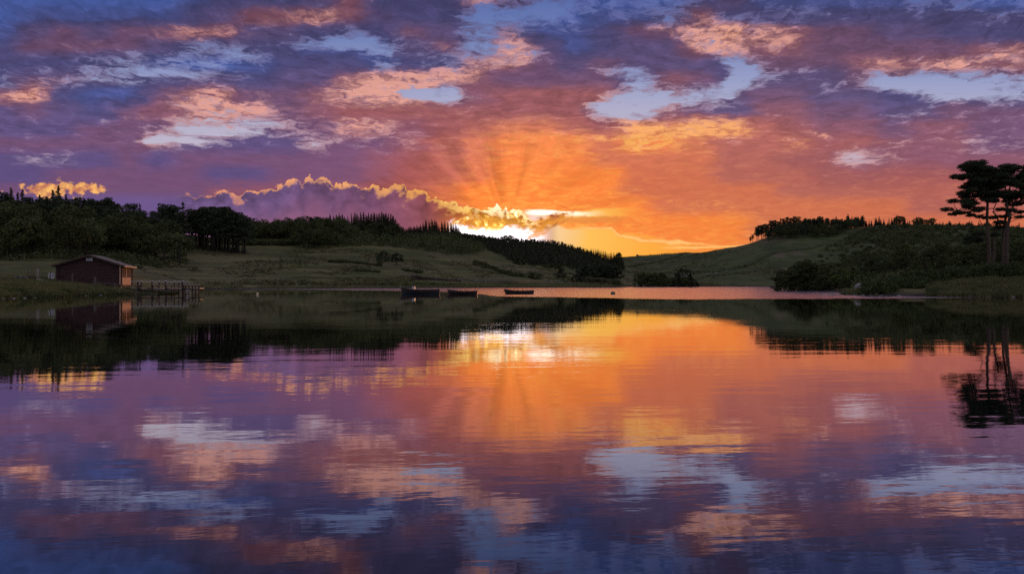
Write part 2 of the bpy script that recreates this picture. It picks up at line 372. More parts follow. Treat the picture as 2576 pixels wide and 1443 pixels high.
class MB:
    """collects shapes, builds ONE mesh"""
    def __init__(s): s.v = []; s.f = []
    def add(s, vs, fs):
        k = len(s.v); s.v += [tuple(v) for v in vs]; s.f += [tuple(i + k for i in f) for f in fs]; return s
    def box(s, c, size, M=None, taper=1.0):
        hx, hy, hz = size[0] / 2, size[1] / 2, size[2] / 2
        vs = []
        for dz, t in ((-hz, 1.0), (hz, taper)):
            for dx, dy in ((-hx, -hy), (hx, -hy), (hx, hy), (-hx, hy)):
                v = Vector((dx * t, dy * t, dz))
                if M is not None: v = M @ v
                vs.append(v + Vector(c))
        return s.add(vs, [(0, 3, 2, 1), (4, 5, 6, 7), (0, 1, 5, 4), (1, 2, 6, 5), (2, 3, 7, 6), (3, 0, 4, 7)])
    def bar(s, a, b, w, h=None):
        """box from point a to point b, w wide, h high"""
        a, b = Vector(a), Vector(b); d = b - a; L = d.length; h = h or w
        q = d.to_track_quat('X', 'Z').to_matrix()
        return s.box((a + b) / 2, (L, w, h), q)
    def tube(s, pts, radii, n=8, cap=True):
        pts = [Vector(p) for p in pts]; k0 = len(s.v); vs = []; up = Vector((0.13, 0.31, 0.94))
        for i, p in enumerate(pts):
            d = (pts[min(i + 1, len(pts) - 1)] - pts[max(i - 1, 0)]).normalized()
            a = d.cross(up if abs(d.dot(up)) < 0.95 else Vector((1, 0, 0))).normalized(); b = d.cross(a)
            r = radii[i] if hasattr(radii, '__len__') else radii
            for j in range(n):
                t = 2 * math.pi * j / n
                vs.append(p + (a * math.cos(t) + b * math.sin(t)) * r)
        fs = []
        for i in range(len(pts) - 1):
            for j in range(n):
                fs.append((i * n + j, i * n + (j + 1) % n, (i + 1) * n + (j + 1) % n, (i + 1) * n + j))
        if cap:
            fs.append(tuple(range(n))[::-1]); fs.append(tuple((len(pts) - 1) * n + j for j in range(n)))
        return s.add(vs, fs)
    def dome(s, c, r, n=10, m=4, squash=1.0):
        vs = [Vector(c) + Vector((0, 0, r * squash))]
        for i in range(1, m + 1):
            t = math.pi / 2 * i / m
            for j in range(n):
                a = 2 * math.pi * j / n
                vs.append(Vector(c) + Vector((math.sin(t) * math.cos(a) * r, math.sin(t) * math.sin(a) * r, math.cos(t) * r * squash)))
        fs = [(0, 1 + j, 1 + (j + 1) % n) for j in range(n)]
        for i in range(m - 1):
            for j in range(n):
                a = 1 + i * n + j; b = 1 + i * n + (j + 1) % n
                fs.append((a, a + n, b + n, b))
        fs.append(tuple(1 + (m - 1) * n + j for j in range(n))[::-1])
        return s.add(vs, fs)
    def mesh(s, name, mat, smooth=False):
        return mesh_np(name, s.v, s.f, mat, smooth)
    def build(s, name, mat, parent=None, smooth=False):
        return obj(name, s.mesh(name, mat, smooth), parent)

def vnoise(x, y, seed=0):
    """smooth value noise, arrays in, 0..1 out"""
    xi = np.floor(x).astype(np.int64); yi = np.floor(y).astype(np.int64)
    fx = x - xi; fy = y - yi; fx = fx * fx * (3 - 2 * fx); fy = fy * fy * (3 - 2 * fy)
    def h(a, b):
        n = (a * 374761393 + b * 668265263 + seed * 1442695041) & 0xffffffff
        n = ((n ^ (n >> 13)) * 1274126177) & 0xffffffff
        return ((n ^ (n >> 16)) & 0xffff) / 65535.0
    return (h(xi, yi) * (1 - fx) + h(xi + 1, yi) * fx) * (1 - fy) + (h(xi, yi + 1) * (1 - fx) + h(xi + 1, yi + 1) * fx) * fy

# ------------------------------------------------------------------ materials
def mat_new(name):
    m = bpy.data.materials.new(name); m.use_nodes = True
    n = NT(m.node_tree)
    out = n.new('ShaderNodeOutputMaterial'); b = n.new('ShaderNodeBsdfPrincipled')
    n.t.links.new(b.outputs[0], out.inputs[0])
    return m, n, b, out
def mat_simple(name, c1, c2, scale=4.0, rough=0.85, stretch=(1, 1, 1), spec=0.25, bump=0.0, detail=5, coords='Object', lo=0.35, hi=0.65):
    m, n, b, out = mat_new(name)
    tc = n.new('ShaderNodeTexCoord'); mp = n.new('ShaderNodeMapping'); mp.inputs['Scale'].default_value = stretch
    n.t.links.new(tc.outputs[coords], mp.inputs[0])
    f = n.noise(mp.outputs[0], scale, detail, 0.62)
    n.put(b.inputs['Base Color'], n.mix(n.step(f, lo, hi), c1, c2))
    b.inputs['Roughness'].default_value = rough; b.inputs['Specular IOR Level'].default_value = spec
    if bump:
        bp = n.new('ShaderNodeBump'); bp.inputs['Strength'].default_value = 0.6; bp.inputs['Distance'].default_value = bump
        n.put(bp.inputs['Height'], f); n.t.links.new(bp.outputs[0], b.inputs['Normal'])
    return m
def mat_leaf(name, c1, c2, c3, scale=0.5, tr=0.0):
    """foliage: the tint changes from clump to clump (noise in the plant) and from plant to plant (object random)"""
    m, n, b, out = mat_new(name)
    tc = n.new('ShaderNodeTexCoord'); oi = n.new('ShaderNodeObjectInfo')
    f = n.noise(tc.outputs['Object'], scale, 3, 0.6)
    g = n.noise(tc.outputs['Object'], scale * 9, 2, 0.6)
    c = n.mix(n.step(f, 0.35, 0.65), c1, c2)
    c = n.mix(n.step(g, 0.5, 0.75) * 0.6, c, c3)
    r = X(n, oi.outputs['Random'])
    c = n.vscale(c, n.lmap(r, 0, 1, 0.85, 1.75))
    n.put(b.inputs['Base Color'], c)
    b.inputs['Roughness'].default_value = 0.8; b.inputs['Specular IOR Level'].default_value = 0.12
    return m
M = {}
M['broad'] = mat_leaf('leaf_broad', (0.042, 0.054, 0.020), (0.062, 0.070, 0.026), (0.085, 0.092, 0.032))
M['pine'] = mat_leaf('leaf_pine', (0.026, 0.036, 0.020), (0.042, 0.050, 0.026), (0.054, 0.062, 0.030))
M['spruce'] = mat_leaf('leaf_spruce', (0.038, 0.040, 0.024), (0.052, 0.056, 0.030), (0.066, 0.068, 0.036))
M['gorse'] = mat_leaf('leaf_gorse', (0.034, 0.045, 0.018), (0.050, 0.062, 0.022), (0.075, 0.088, 0.028), 0.9)
M['willow'] = mat_leaf('leaf_willow', (0.055, 0.075, 0.022), (0.080, 0.105, 0.028), (0.110, 0.140, 0.036), 0.7)
M['heather'] = mat_leaf('leaf_heather', (0.050, 0.036, 0.034), (0.075, 0.050, 0.045), (0.06, 0.06, 0.03), 0.6)
M['bark'] = mat_simple('bark', (0.060, 0.042, 0.032), (0.14, 0.095, 0.07), 3.0, 0.9, (4, 4, 0.8), bump=0.02)
M['bark_dark'] = mat_simple('bark_dark', (0.035, 0.028, 0.022), (0.07, 0.055, 0.042), 3.0, 0.9, (4, 4, 0.8))
M['grass'] = mat_leaf('grass_blades', (0.060, 0.068, 0.026), (0.105, 0.100, 0.042), (0.16, 0.14, 0.075), 0.35)
M['tussock'] = mat_leaf('tussock', (0.060, 0.062, 0.026), (0.11, 0.095, 0.045), (0.035, 0.042, 0.018), 0.06)
M['bracken'] = mat_leaf('bracken', (0.040, 0.050, 0.020), (0.065, 0.070, 0.028), (0.028, 0.034, 0.014), 0.05)
M['grass2'] = mat_leaf('grass_lush', (0.048, 0.066, 0.020), (0.080, 0.095, 0.030), (0.12, 0.12, 0.05), 0.35)
M['stone'] = mat_simple('stone', (0.07, 0.065, 0.062), (0.22, 0.21, 0.20), 3.0, 0.9, bump=0.03)
M['rock'] = mat_simple('rock', (0.10, 0.095, 0.09), (0.32, 0.30, 0.28), 2.2, 0.85, bump=0.05)
M['old_wood'] = mat_simple('old_wood', (0.06, 0.05, 0.042), (0.17, 0.14, 0.115), 5.0, 0.85, (1, 1, 6))

# ------------------------------------------------------------------ terrain
Z = Z_
COLS = [
 (-3400, [(40,-.6),(44,0),(50,1.5),(100,6),(200,11),(330,20),(500,34),(900,45),(1500,60)]),
 (-900, [(58,-.6),(60,0),(64,.8),(90,3),(150,7),(200,10),(330,28),(450,36),(700,42),(1500,60)]),
 (0, [(70,-.5),(72,0),(74,.4),(80,.95),(92,1.6),(110,2.3),(130,Z(688,130)),(200,Z(655,200)),(250,17),(330,29),(400,33),(700,38),(1500,55)]),
 (140, [(78,-.5),(80,0),(82,.35),(88,.7),(96,1.3),(110,1.7),(130,Z(692,130)),(200,Z(655,200)),(250,15),(330,29),(420,33),(700,38),(1500,55)]),
 (250, [(90,-.5),(93,0),(95,.3),(103,.75),(108,1.0),(130,2.2),(200,Z(660,200)),(255,Z(636,255)),(330,27),(400,32),(700,38),(1500,50)]),
 (310, [(97,-.5),(100,0),(101.5,.15),(105,.4),(112,.9),(130,1.4),(200,Z(674,200)),(280,Z(632,280)),(340,26),(400,32),(700,38),(1500,50)]),
 (350, [(100,-.5),(103,0),(104,.12),(110,.2),(116,.25),(124,.3),(150,.8),(200,Z(690,200)),(280,Z(640,280)),(350,26),(420,32),(700,38),(1500,50)]),
 (450, [(104,-.5),(106,-.05),(108,.05),(114,.08),(118,-.15),(122,-.4),(182,-.4),(187,0),(190,.6),(220,Z(705,220)),(280,Z(655,280)),(340,Z(618,340)),(400,30),(450,32),(700,38),(1500,50)]),
 (480, [(108,-.5),(190,-.4),(193,0),(196,.6),(225,Z(706,225)),(290,Z(658,290)),(350,Z(618,350)),(420,30.5),(480,33),(700,36),(1500,50)]),
 (560, [(180,-.5),(197,-.3),(200,0),(203,.7),(235,Z(706,235)),(300,Z(660,300)),(380,Z(618,380)),(430,Z(600,430)),(500,35),(700,36),(1500,50)]),
 (640, [(190,-.5),(204,-.3),(207,0),(210,.8),(240,Z(706,240)),(320,Z(655,320)),(400,Z(612,400)),(440,Z(597,440)),(500,36),(700,36),(1500,50)]),
 (760, [(200,-.5),(217,-.3),(220,0),(223,.8),(250,Z(705,250)),(320,Z(660,320)),(380,Z(622,380)),(440,Z(598,440)),(500,Z(584,500)),(700,38),(1500,50)]),
 (900, [(215,-.5),(233,-.3),(236,0),(239,.9),(265,Z(706,265)),(320,Z(663,320)),(370,Z(629,370)),(420,Z(606,420)),(480,Z(588,480)),(600,39),(900,40),(1500,50)]),
 (1000, [(225,-.5),(243,-.3),(246,0),(249,.9),(280,Z(704,280)),(340,Z(664,340)),(385,Z(637,385)),(450,Z(606,450)),(510,Z(587,510)),(600,38),(900,34),(1500,40)]),
 (1130, [(235,-.5),(253,-.3),(256,0),(259,.9),(290,Z(705,290)),(350,Z(672,350)),(395,Z(649,395)),(450,Z(618,450)),(520,Z(591,520)),(600,38),(800,30),(1500,35)]),
 (1210, [(240,-.5),(258,-.3),(261,0),(264,.9),(295,Z(706,295)),(355,Z(680,355)),(400,Z(658,400)),(460,Z(628,460)),(560,Z(602,560)),(640,36),(800,30),(1500,35)]),
 (1290, [(245,-.5),(263,-.3),(266,0),(269,.9),(300,Z(706,300)),(360,Z(688,360)),(400,Z(672,400)),(500,Z(634,500)),(600,Z(609,600)),(700,34),(900,28),(1500,30)]),
 (1400, [(255,-.5),(273,-.3),(276,0),(279,.9),(310,Z(709,310)),(370,Z(699,370)),(430,Z(677,430)),(520,Z(642,520)),(620,Z(611,620)),(700,35),(900,28),(1500,30)]),
 (1500, [(260,-.5),(279,-.3),(282,0),(286,.7),(330,Z(713,330)),(380,Z(704,380)),(450,Z(687,450)),(540,Z(660,540)),(620,Z(641,620)),(720,24),(900,28),(1500,30)]),
 (1555, [(268,-.5),(287,-.3),(290,0),(294,.5),(330,Z(718,330)),(400,Z(709,400)),(500,Z(692,500)),(600,Z(672,600)),(700,Z(660,700)),(900,Z(645,900)),(1200,40),(1500,36)]),
 (1620, [(310,-.5),(333,-.3),(336,0),(340,.25),(370,Z(718,370)),(450,Z(706,450)),(550,Z(690,550)),(700,Z(663,700)),(900,Z(640,900)),(1200,40),(1500,38)]),
 (1690, [(320,-.5),(343,-.3),(346,0),(352,.25),(390,Z(715,390)),(470,Z(699,470)),(580,Z(680,580)),(700,Z(658,700)),(900,Z(637,900)),(1200,38),(1500,36)]),
 (1745, [(325,-.5),(347,-.3),(350,0),(355,.25),(400,Z(714,400)),(480,Z(697,480)),(560,Z(673,560)),(640,Z(648,640)),(720,Z(638,720)),(900,Z(636.5,900)),(1200,36),(1500,36)]),
 (1830, [(325,-.5),(347,-.3),(350,0),(355,.25),(400,Z(712,400)),(475,Z(690,475)),(560,Z(656,560)),(640,Z(622,640)),(720,38),(900,36),(1500,36)]),
 (1890, [(325,-.5),(347,-.3),(350,0),(355,.25),(400,Z(710,400)),(470,Z(685,470)),(550,Z(645,550)),(630,Z(608,630)),(700,40),(1000,38),(1500,40)]),
 (1945, [(325,-.5),(347,-.3),(350,0),(355,.25),(400,Z(708,400)),(465,Z(681,465)),(540,Z(635,540)),(600,Z(603,600)),(660,Z(586,660)),(740,50),(1000,42),(1500,40)]),
 (1990, [(140,-.5),(158,-.1),(162,-.2),(347,-.3),(350,0),(355,.25),(400,Z(707,400)),(460,Z(680,460)),(530,Z(636,530)),(590,Z(602,590)),(660,Z(578,660)),(740,54),(1000,45),(1500,40)]),
 (2060, [(135,-.5),(144,-.1),(147,.2),(160,.7),(200,.6),(300,.8),(350,1.2),(400,Z(705,400)),(460,Z(682,460)),(530,Z(637,530)),(590,Z(600,590)),(650,Z(573,650)),(720,57),(1000,48),(1500,40)]),
 (2120, [(88,-.5),(94,-.08),(98,0.02),(110,.1),(130,.3),(150,.9),(200,1.4),(300,Z(706,300)),(400,Z(690,400)),(460,Z(672,460)),(530,Z(635,530)),(590,Z(596,590)),(640,Z(569,640)),(700,57),(1000,50),(1500,40)]),
 (2170, [(88,-.4),(92.5,0),(94,.45),(99,.8),(110,1.2),(150,1.6),(200,2.4),(300,Z(698,300)),(400,Z(672,400)),(480,Z(641,480)),(560,Z(600,560)),(620,Z(565,620)),(680,57),(1000,50),(1500,40)]),
 (2300, [(80,-.5),(86,0),(88,.45),(96,1.1),(110,2),(130,2.8),(200,5),(300,Z(680,300)),(400,Z(650,400)),(500,Z(608,500)),(570,Z(570,570)),(620,Z(561,620)),(700,54),(1000,50),(1500,40)]),
 (2450, [(76,-.5),(81,0),(83,.5),(92,1.9),(100,3.2),(115,3.8),(130,4.6),(200,9),(300,Z(668,300)),(400,Z(640,400)),(500,Z(600,500)),(580,Z(567,580)),(660,52),(1000,50),(1500,40)]),
 (2576, [(73,-.5),(78,0),(80,.5),(88,1.7),(100,3.6),(115,4.6),(130,6),(200,11),(300,Z(660,300)),(400,Z(632,400)),(500,Z(600,500)),(580,Z(575,580)),(660,50),(1000,50),(1500,40)]),
 (3400, [(55,-.5),(60,0),(62,.6),(70,2),(100,6),(200,14),(300,20),(400,30),(600,46),(1500,60)]),
 (5900, [(34,-.5),(38,0),(42,1),(100,6),(200,12),(400,24),(600,40),(1500,60)]),
]
def build_terrain():
    U = np.concatenate([np.linspace(-2.7, -0.95, 90, endpoint=False), np.linspace(-0.95, 0.95, 900), np.linspace(0.951, 2.7, 90)])
    px = U * F + CX
    Y = np.concatenate([np.linspace(30, 70, 20, endpoint=False), np.linspace(70, 135, 150, endpoint=False), np.geomspace(135, 1500, 260)])
    keys = np.array([c[0] for c in COLS], float)
    prof = np.array([np.interp(Y, [p[0] for p in c[1]], [p[1] for p in c[1]], left=-1.0) for c in COLS])   # (cols, Y)
    # smooth each profile along the depth
    H = np.empty((len(U), len(Y)))
    for j in range(len(Y)):
        H[:, j] = np.interp(px, keys, prof[:, j])
    def blur(A, k, axis):
        w = np.hanning(2 * k + 1)[1:-1] if k > 1 else np.ones(1); w = w / w.sum(); r = len(w) // 2
        P = np.pad(A, [(r, r) if a == axis else (0, 0) for a in range(2)], mode='edge')
        out = np.zeros_like(A)
        for i, ww in enumerate(w):
            out += ww * (P[i:i + A.shape[0], :] if axis == 0 else P[:, i:i + A.shape[1]])
        return out
    core = blur(H, 9, 0)
    farw = np.clip((Y - 190) / 80, 0, 1)[None, :]
    deep = blur(blur(H, 15, 0), 7, 1)
    H = core * (1 - farw) + deep * farw
    XX = U[:, None] * Y[None, :]; YY = np.broadcast_to(Y[None, :], XX.shape)
    land = np.clip(H / 1.5, 0, 1)
    amp = np.clip((YY - 60) / 300, 0, 1)
    n1 = vnoise(XX / 55, YY / 55, 3) - .5; n2 = vnoise(XX / 17, YY / 17, 4) - .5; n3 = vnoise(XX / 5.5, YY / 5.5, 5) - .5; n4 = vnoise(XX / 1.7, YY / 1.7, 6) - .5
    H = H + land * (n1 * 2.4 * amp + n2 * 1.0 * amp + n3 * (0.3 + 0.5 * amp) + n4 * 0.18)
    H += np.clip(1 - np.abs(H) / 0.5, 0, 1) * (n3 * 0.16 + n4 * 0.10)
    # the mound on the pasture with a thorn tree on it
    mx, my = X_(706, 300), 300
    H += 2.0 * np.exp(-(((XX - mx) / 9) ** 2 + ((YY - my) / 9) ** 2))
    nu, ny = H.shape
    V = np.stack([XX, YY, H], -1).reshape(-1, 3)
    i = np.arange(nu - 1)[:, None] * ny + np.arange(ny - 1)[None, :]
    Fc = np.stack([i, i + ny, i + ny + 1, i + 1], -1).reshape(-1, 4)
    return U, Y, H, V, Fc
TU, TY, TH, TV, TF = build_terrain()
def ground(x, y):
    u = x / y
    i = np.clip(np.searchsorted(TU, u) - 1, 0, len(TU) - 2); j = np.clip(np.searchsorted(TY, y) - 1, 0, len(TY) - 2)
    a = (u - TU[i]) / (TU[i + 1] - TU[i]); b = (y - TY[j]) / (TY[j + 1] - TY[j])
    a = np.clip(a, 0, 1); b = np.clip(b, 0, 1)
    return (TH[i, j] * (1 - a) + TH[i + 1, j] * a) * (1 - b) + (TH[i, j + 1] * (1 - a) + TH[i + 1, j + 1] * a) * b
def G(px, y): x = X_(px, y); return (x, y, float(ground(x, y)))

def mat_ground():
    m, n, b, out = mat_new('pasture')
    geo = n.new('ShaderNodeNewGeometry'); P = X(n, geo.outputs['Position'])
    x, y, z = n.separate(P)
    Q = n.combine(x, y, z * 0.3)
    big = n.noise(Q, 0.012, 4, 0.6); mid = n.noise(Q, 0.055, 5, 0.6); fin = n.noise(Q, 0.6, 6, 0.7)
    col = n.mix(n.step(mid, 0.38, 0.62), (0.058, 0.068, 0.022), (0.104, 0.095, 0.036))
    col = n.mix(n.step(big, 0.46, 0.62) * 0.8, col, (0.135, 0.112, 0.058))
    # sheep tracks and terraces that follow the contours
    ctr = n.noise(n.combine(x * 0.012, y * 0.012, z * 1.1), 1.0, 5, 0.7)
    col = n.vscale(col, n.lmap(ctr, 0.35, 0.65, 0.62, 1.38))
    tuf = n.noise(Q, 0.22, 4, 0.75)
    col = n.mix(n.step(tuf, 0.53, 0.66) * 0.6, col, (0.030, 0.038, 0.014))
    col = n.mix(n.step(fin, 0.52, 0.72) * 0.6, col, (0.026, 0.032, 0.014))
    col = n.mix(n.step(fin, 0.46, 0.28) * 0.45, col, (0.13, 0.125, 0.065))
    # bracken and scrub ground on the right-hand hill
    scr = n.step(x, 60.0, 150.0) * n.step(y, 260.0, 400.0)
    colb = n.mix(n.step(mid, 0.42, 0.55), (0.040, 0.056, 0.022), (0.066, 0.082, 0.030))
    colb = n.mix(n.step(big, 0.55, 0.62) * n.step(mid, 0.5, 0.6), colb, (0.12, 0.085, 0.07))
    col = n.mix(scr * 0.8, col, n.mix(n.step(fin, 0.5, 0.7), colb, (0.025, 0.034, 0.014)))
    # peat and stones at the waterline
    edge = n.step(z + (fin - 0.5) * 0.5, 0.62, 0.2)
    col = n.mix(edge, col, n.mix(n.step(fin, 0.4, 0.6), (0.018, 0.014, 0.011), (0.05, 0.042, 0.034)))
    n.put(b.inputs['Base Color'], col); b.inputs['Roughness'].default_value = 0.95; b.inputs['Specular IOR Level'].default_value = 0.1
    bp = n.new('ShaderNodeBump'); bp.inputs['Strength'].default_value = 0.7; bp.inputs['Distance'].default_value = 0.4
    n.put(bp.inputs['Height'], fin); n.t.links.new(bp.outputs[0], b.inputs['Normal'])
    return m
M['ground'] = mat_ground()
o = obj('ground', mesh_np('ground', TV, TF, M['ground'], True)); tag(o, kind='structure')
# the bank the photographer stands on
gx = np.linspace(-420, 420, 120); gy = np.linspace(-420, 1.0, 90)
GX, GY = np.meshgrid(gx, gy, indexing='ij')
GH = np.clip((-GY + 0.6) * 0.25, -0.5, 0.35) + np.clip(-GY - 20, 0, 400) * 0.06 + (vnoise(GX / 6, GY / 6, 8) - .5) * 0.25
i = np.arange(119)[:, None] * 90 + np.arange(89)[None, :]
o = obj('near_bank', mesh_np('near_bank', np.stack([GX, GY, GH], -1).reshape(-1, 3), np.stack([i, i + 90, i + 91, i + 1], -1).reshape(-1, 4), M['ground'], True)); tag(o, kind='structure')

def mat_water():
    m = bpy.data.materials.new('loch_water'); m.use_nodes = True; n = NT(m.node_tree)
    out = n.new('ShaderNodeOutputMaterial'); geo = n.new('ShaderNodeNewGeometry')
    x, y, z = n.separate(X(n, geo.outputs['Position']))
    # the breeze ruffles the far side of the loch: roughened water beyond this wandering line
    line = n.ramp((x + 60.0) / 120.0, [(0.0, 190 / 400), (29 / 120, 155 / 400), (44 / 120, 140 / 400), (54 / 120, 110 / 400), (58 / 120, 86 / 400), (67 / 120, 79 / 400), (76 / 120, 70 / 400), (100 / 120, 73 / 400), (1.0, 80 / 400)])
    line = n.sepcol(line)[0] * 400.0
    wob = n.noise(n.combine(x * 0.5, y * 0.12, 0.0), 0.6, 4, 0.6)
    wob2 = n.noise(n.combine(x * 2.0, y * 0.35, 0.0), 1.6, 3, 0.6)
    gust = n.step(y - line + (wob - 0.5) * 9.0 + (wob2 - 0.5) * 7.0, -1.5, 2.5)
    # small waves: long crests lying roughly across the view
    P1 = n.combine(x * 0.30 + y * 0.05, y * 1.0 - x * 0.10, 0.0)
    h1 = n.noise(P1, 1.3, 2, 0.5); h2 = n.noise(P1, 4.2, 3, 0.55); h3 = n.noise(n.combine(x * 0.2, y * 0.6, 2.0), 0.35, 2, 0.5)
    calm = n.lmap(n.noise(n.combine(x * 0.05, y * 0.14, 0.0), 1.0, 3, 0.55), 0.38, 0.62, 0.25, 1.45)
    hgt = ((h1 * 0.85 + h2 * 0.32) * calm + h3 * 0.9) * n.lmap(y, 8.0, 42.0, 1.0, 0.32)
    rip = n.noise(n.combine(x * 0.7, y * 1.0, 5.0), 2.2, 4, 0.65)
    hh = hgt + gust * rip * 6.0
    bp = n.new('ShaderNodeBump'); bp.inputs['Strength'].default_value = 1.0; bp.inputs['Distance'].default_value = 0.0062
    n.put(bp.inputs['Height'], hh)
    gl = n.new('ShaderNodeBsdfGlossy'); n.put(gl.inputs['Roughness'], gust * n.lmap(wob2, 0.3, 0.7, 0.10, 0.19) + 0.02)
    n.put(gl.inputs['Color'], (0.95, 0.93, 0.92)); n.t.links.new(bp.outputs[0], gl.inputs['Normal'])
    df = n.new('ShaderNodeBsdfDiffuse'); n.put(df.inputs['Color'], (0.006, 0.008, 0.011))
    lw = n.new('ShaderNodeLayerWeight'); lw.inputs['Blend'].default_value = 0.5
    cosv = 1.0 - X(n, lw.outputs['Facing'])
    refl = n.sepcol(n.ramp(cosv, [(0.0, 1.0), (0.08, 0.92), (0.16, 0.78), (0.24, 0.58), (0.32, 0.40), (0.42, 0.24), (0.6, 0.2), (1.0, 0.06)]))[0]
    mx = n.new('ShaderNodeMixShader'); n.put(mx.inputs[0], refl)
    n.t.links.new(df.outputs[0], mx.inputs[1]); n.t.links.new(gl.outputs[0], mx.inputs[2]); n.t.links.new(mx.outputs[0], out.inputs[0])
    return m
wm = mesh_np('water', [(-1500, -2, 0), (1500, -2, 0), (1500, 900, 0), (-1500, 900, 0)], [(0, 1, 2, 3)], mat_water())
tag(obj('water', wm), kind='structure')

# ------------------------------------------------------------------ plants
def leaf_quads(pts, size, rg, flat=0.0, aspect=0.6, droop=None):
    """one small leaf-spray quad at every point; returns verts, faces"""
    n = len(pts)
    a = rg.normal(size=(n, 3)); a[:, 2] *= (1 - flat); a /= np.linalg.norm(a, axis=1, keepdims=True) + 1e-9
    b = rg.normal(size=(n, 3)); b[:, 2] *= (1 - flat * 0.7)
    if droop is not None: a = a * 0.5 + droop; a /= np.linalg.norm(a, axis=1, keepdims=True) + 1e-9
    b -= (a * b).sum(1, keepdims=True) * a; b /= np.linalg.norm(b, axis=1, keepdims=True) + 1e-9
    s = size * rg.uniform(0.6, 1.3, (n, 1))
    A = a * s; B = b * s * aspect
    V = np.stack([pts - A - B * .5, pts - A * .1 + B * -1.0, pts + A, pts - A * .2 + B], 1).reshape(-1, 3)
    return V, np.arange(n * 4).reshape(n, 4)
def join(parts):
    V, Fs, k = [], [], 0
    for v, f in parts: V.append(v); Fs.append(f + k); k += len(v)
    return np.concatenate(V), np.concatenate(Fs)
def in_clump(c, r, n, rg, shell=0.45):
    d = rg.normal(size=(n, 3)); d /= np.linalg.norm(d, axis=1, keepdims=True)
    return np.asarray(c) + d * (shell + (1 - shell) * rg.random((n, 1)) ** 0.6) * np.asarray(r)
class Kind: pass
KINDS = {}
def make_kind(name, trunk_mb, crown_vf, crown_mat, bark='bark_dark', hgt=10):
    k = Kind(); k.h = hgt
    k.trunk = trunk_mb.mesh(name + '_trunk', M[bark], True) if trunk_mb else None
    k.crown = mesh_np(name + '_crown', crown_vf[0], crown_vf[1], M[crown_mat])
    KINDS[name] = k
def broad_kind(name, seed, h=11.0, w=4.6, clumps=60, per=70, leaf=0.31, mat='broad', base=0.28, open_=0.0):
    rg = np.random.default_rng(seed); parts = []; mb = MB()
    lean = rg.uniform(-.5, .5, 2)
    mb.tube([(0, 0, -.4), (lean[0] * .3, lean[1] * .3, h * .25), (lean[0], lean[1], h * .55), (lean[0] * 1.3, lean[1] * 1.2, h * .86)], [h * .028, h * .022, h * .014, h * .004], 6)
    for i in range(clumps):
        t = rg.random(); ang = rg.uniform(0, 2 * math.pi)
        zz = h * (base + (1 - base) * (0.08 + .88 * t))
        prof = math.sin(math.pi * min(1, (0.16 + 0.80 * t)) ** 0.85) ** 0.7
        rr = w * prof * (0.45 + 0.62 * rg.random() ** .5) * (1 + 0.25 * math.sin(3 * ang + seed))
        c = np.array([math.cos(ang) * rr + lean[0], math.sin(ang) * rr + lean[1], zz + rg.uniform(-.5, .5)])
        cr = rg.uniform(.45, 1.25) * h * 0.105
        parts.append(leaf_quads(in_clump(c, (cr * 1.25, cr * 1.25, cr * .85), int(per * (cr / (h * .1)) ** 1.5), rg), leaf, rg))
        if i % 3 == 0:
            zb = max(h * .2, zz * .62)
            mb.tube([(lean[0] * zb / h, lean[1] * zb / h, zb), tuple(c * .5 + np.array([0, 0, zb * .5])), tuple(c)], [h * .009, h * .006, h * .002], 4, False)
    make_kind(name, mb, join(parts), mat, hgt=h)
def spruce_kind(name, seed, h=13.0, w=2.5, lev=24, mat='spruce', ragged=0.25, bare=0.08):
    rg = np.random.default_rng(seed); pts = []; dr = []; mb = MB()
    mb.tube([(0, 0, -.4), (0, 0, h * .5), (0, 0, h * .99)], [h * .016, h * .010, h * .002], 5)
    for i in range(lev):
        t = i / (lev - 1); z = h * (bare + (1 - bare) * t); R = w * (1 - t) ** 0.85 * rg.uniform(1 - ragged, 1 + ragged * .6) + 0.10
        nb = int(6 + 5 * (1 - t)); a0 = rg.uniform(0, 6.28)
        for j in range(nb):
            a = a0 + 6.283 * j / nb + rg.uniform(-.2, .2); zj = rg.uniform(-.5, .5) * h * (1 - bare) / lev * 1.6; Rb = R * rg.uniform(1 - ragged, 1.08)
            m = max(3, int(Rb / .15))
            for q in range(m):
                f = (q + .6) / m; d = np.array([math.cos(a), math.sin(a), 0.0])
                pts.append(d * Rb * f + np.array([0, 0, z + zj - .34 * Rb * f + .24 * Rb * f * f * f])); dr.append(d * 1.1 + np.array([0, 0, -.35]))
    pts = np.array(pts) + rg.normal(size=(len(pts), 3)) * .05
    make_kind(name, mb, leaf_quads(pts, .40, rg, .45, .6, np.array(dr)), mat, hgt=h)
def pine_kind(name, seed, h=14.0, w=3.4, clumps=22, lo=.48, mat='pine', per=60):
    rg = np.random.default_rng(seed); parts = []; mb = MB(); bend = rg.uniform(-.6, .6, 2)
    ax = lambda t: np.array([bend[0] * t * t, bend[1] * t * t, h * t])
    mb.tube([ax(t) + (np.array([0, 0, -.4]) if t == 0 else 0) for t in (0, .25, .5, .75, .93)], [h * .02, h * .016, h * .013, h * .008, h * .003], 6)
    for i in range(clumps):
        t = lo + (0.97 - lo) * (i + .5) / clumps; a = rg.uniform(0, 6.28)
        r = w * (1 - ((t - lo) / (1 - lo)) ** 2.2 * .75) * rg.uniform(.15, 1.0)
        c = ax(t) + np.array([math.cos(a) * r, math.sin(a) * r, rg.uniform(-.2, .4)])
        cr = rg.uniform(.7, 1.25) * h * .075
        parts.append(leaf_quads(in_clump(c, (cr * 1.6, cr * 1.6, cr * .5), int(per * rg.uniform(.7, 1.2)), rg), .30, rg, .3))
        mb.tube([tuple(ax(t - .05)), tuple((ax(t) + c) / 2 - [0, 0, .15]), tuple(c)], [.09, .06, .03], 4, False)
    make_kind(name, mb, join(parts), mat, hgt=h)
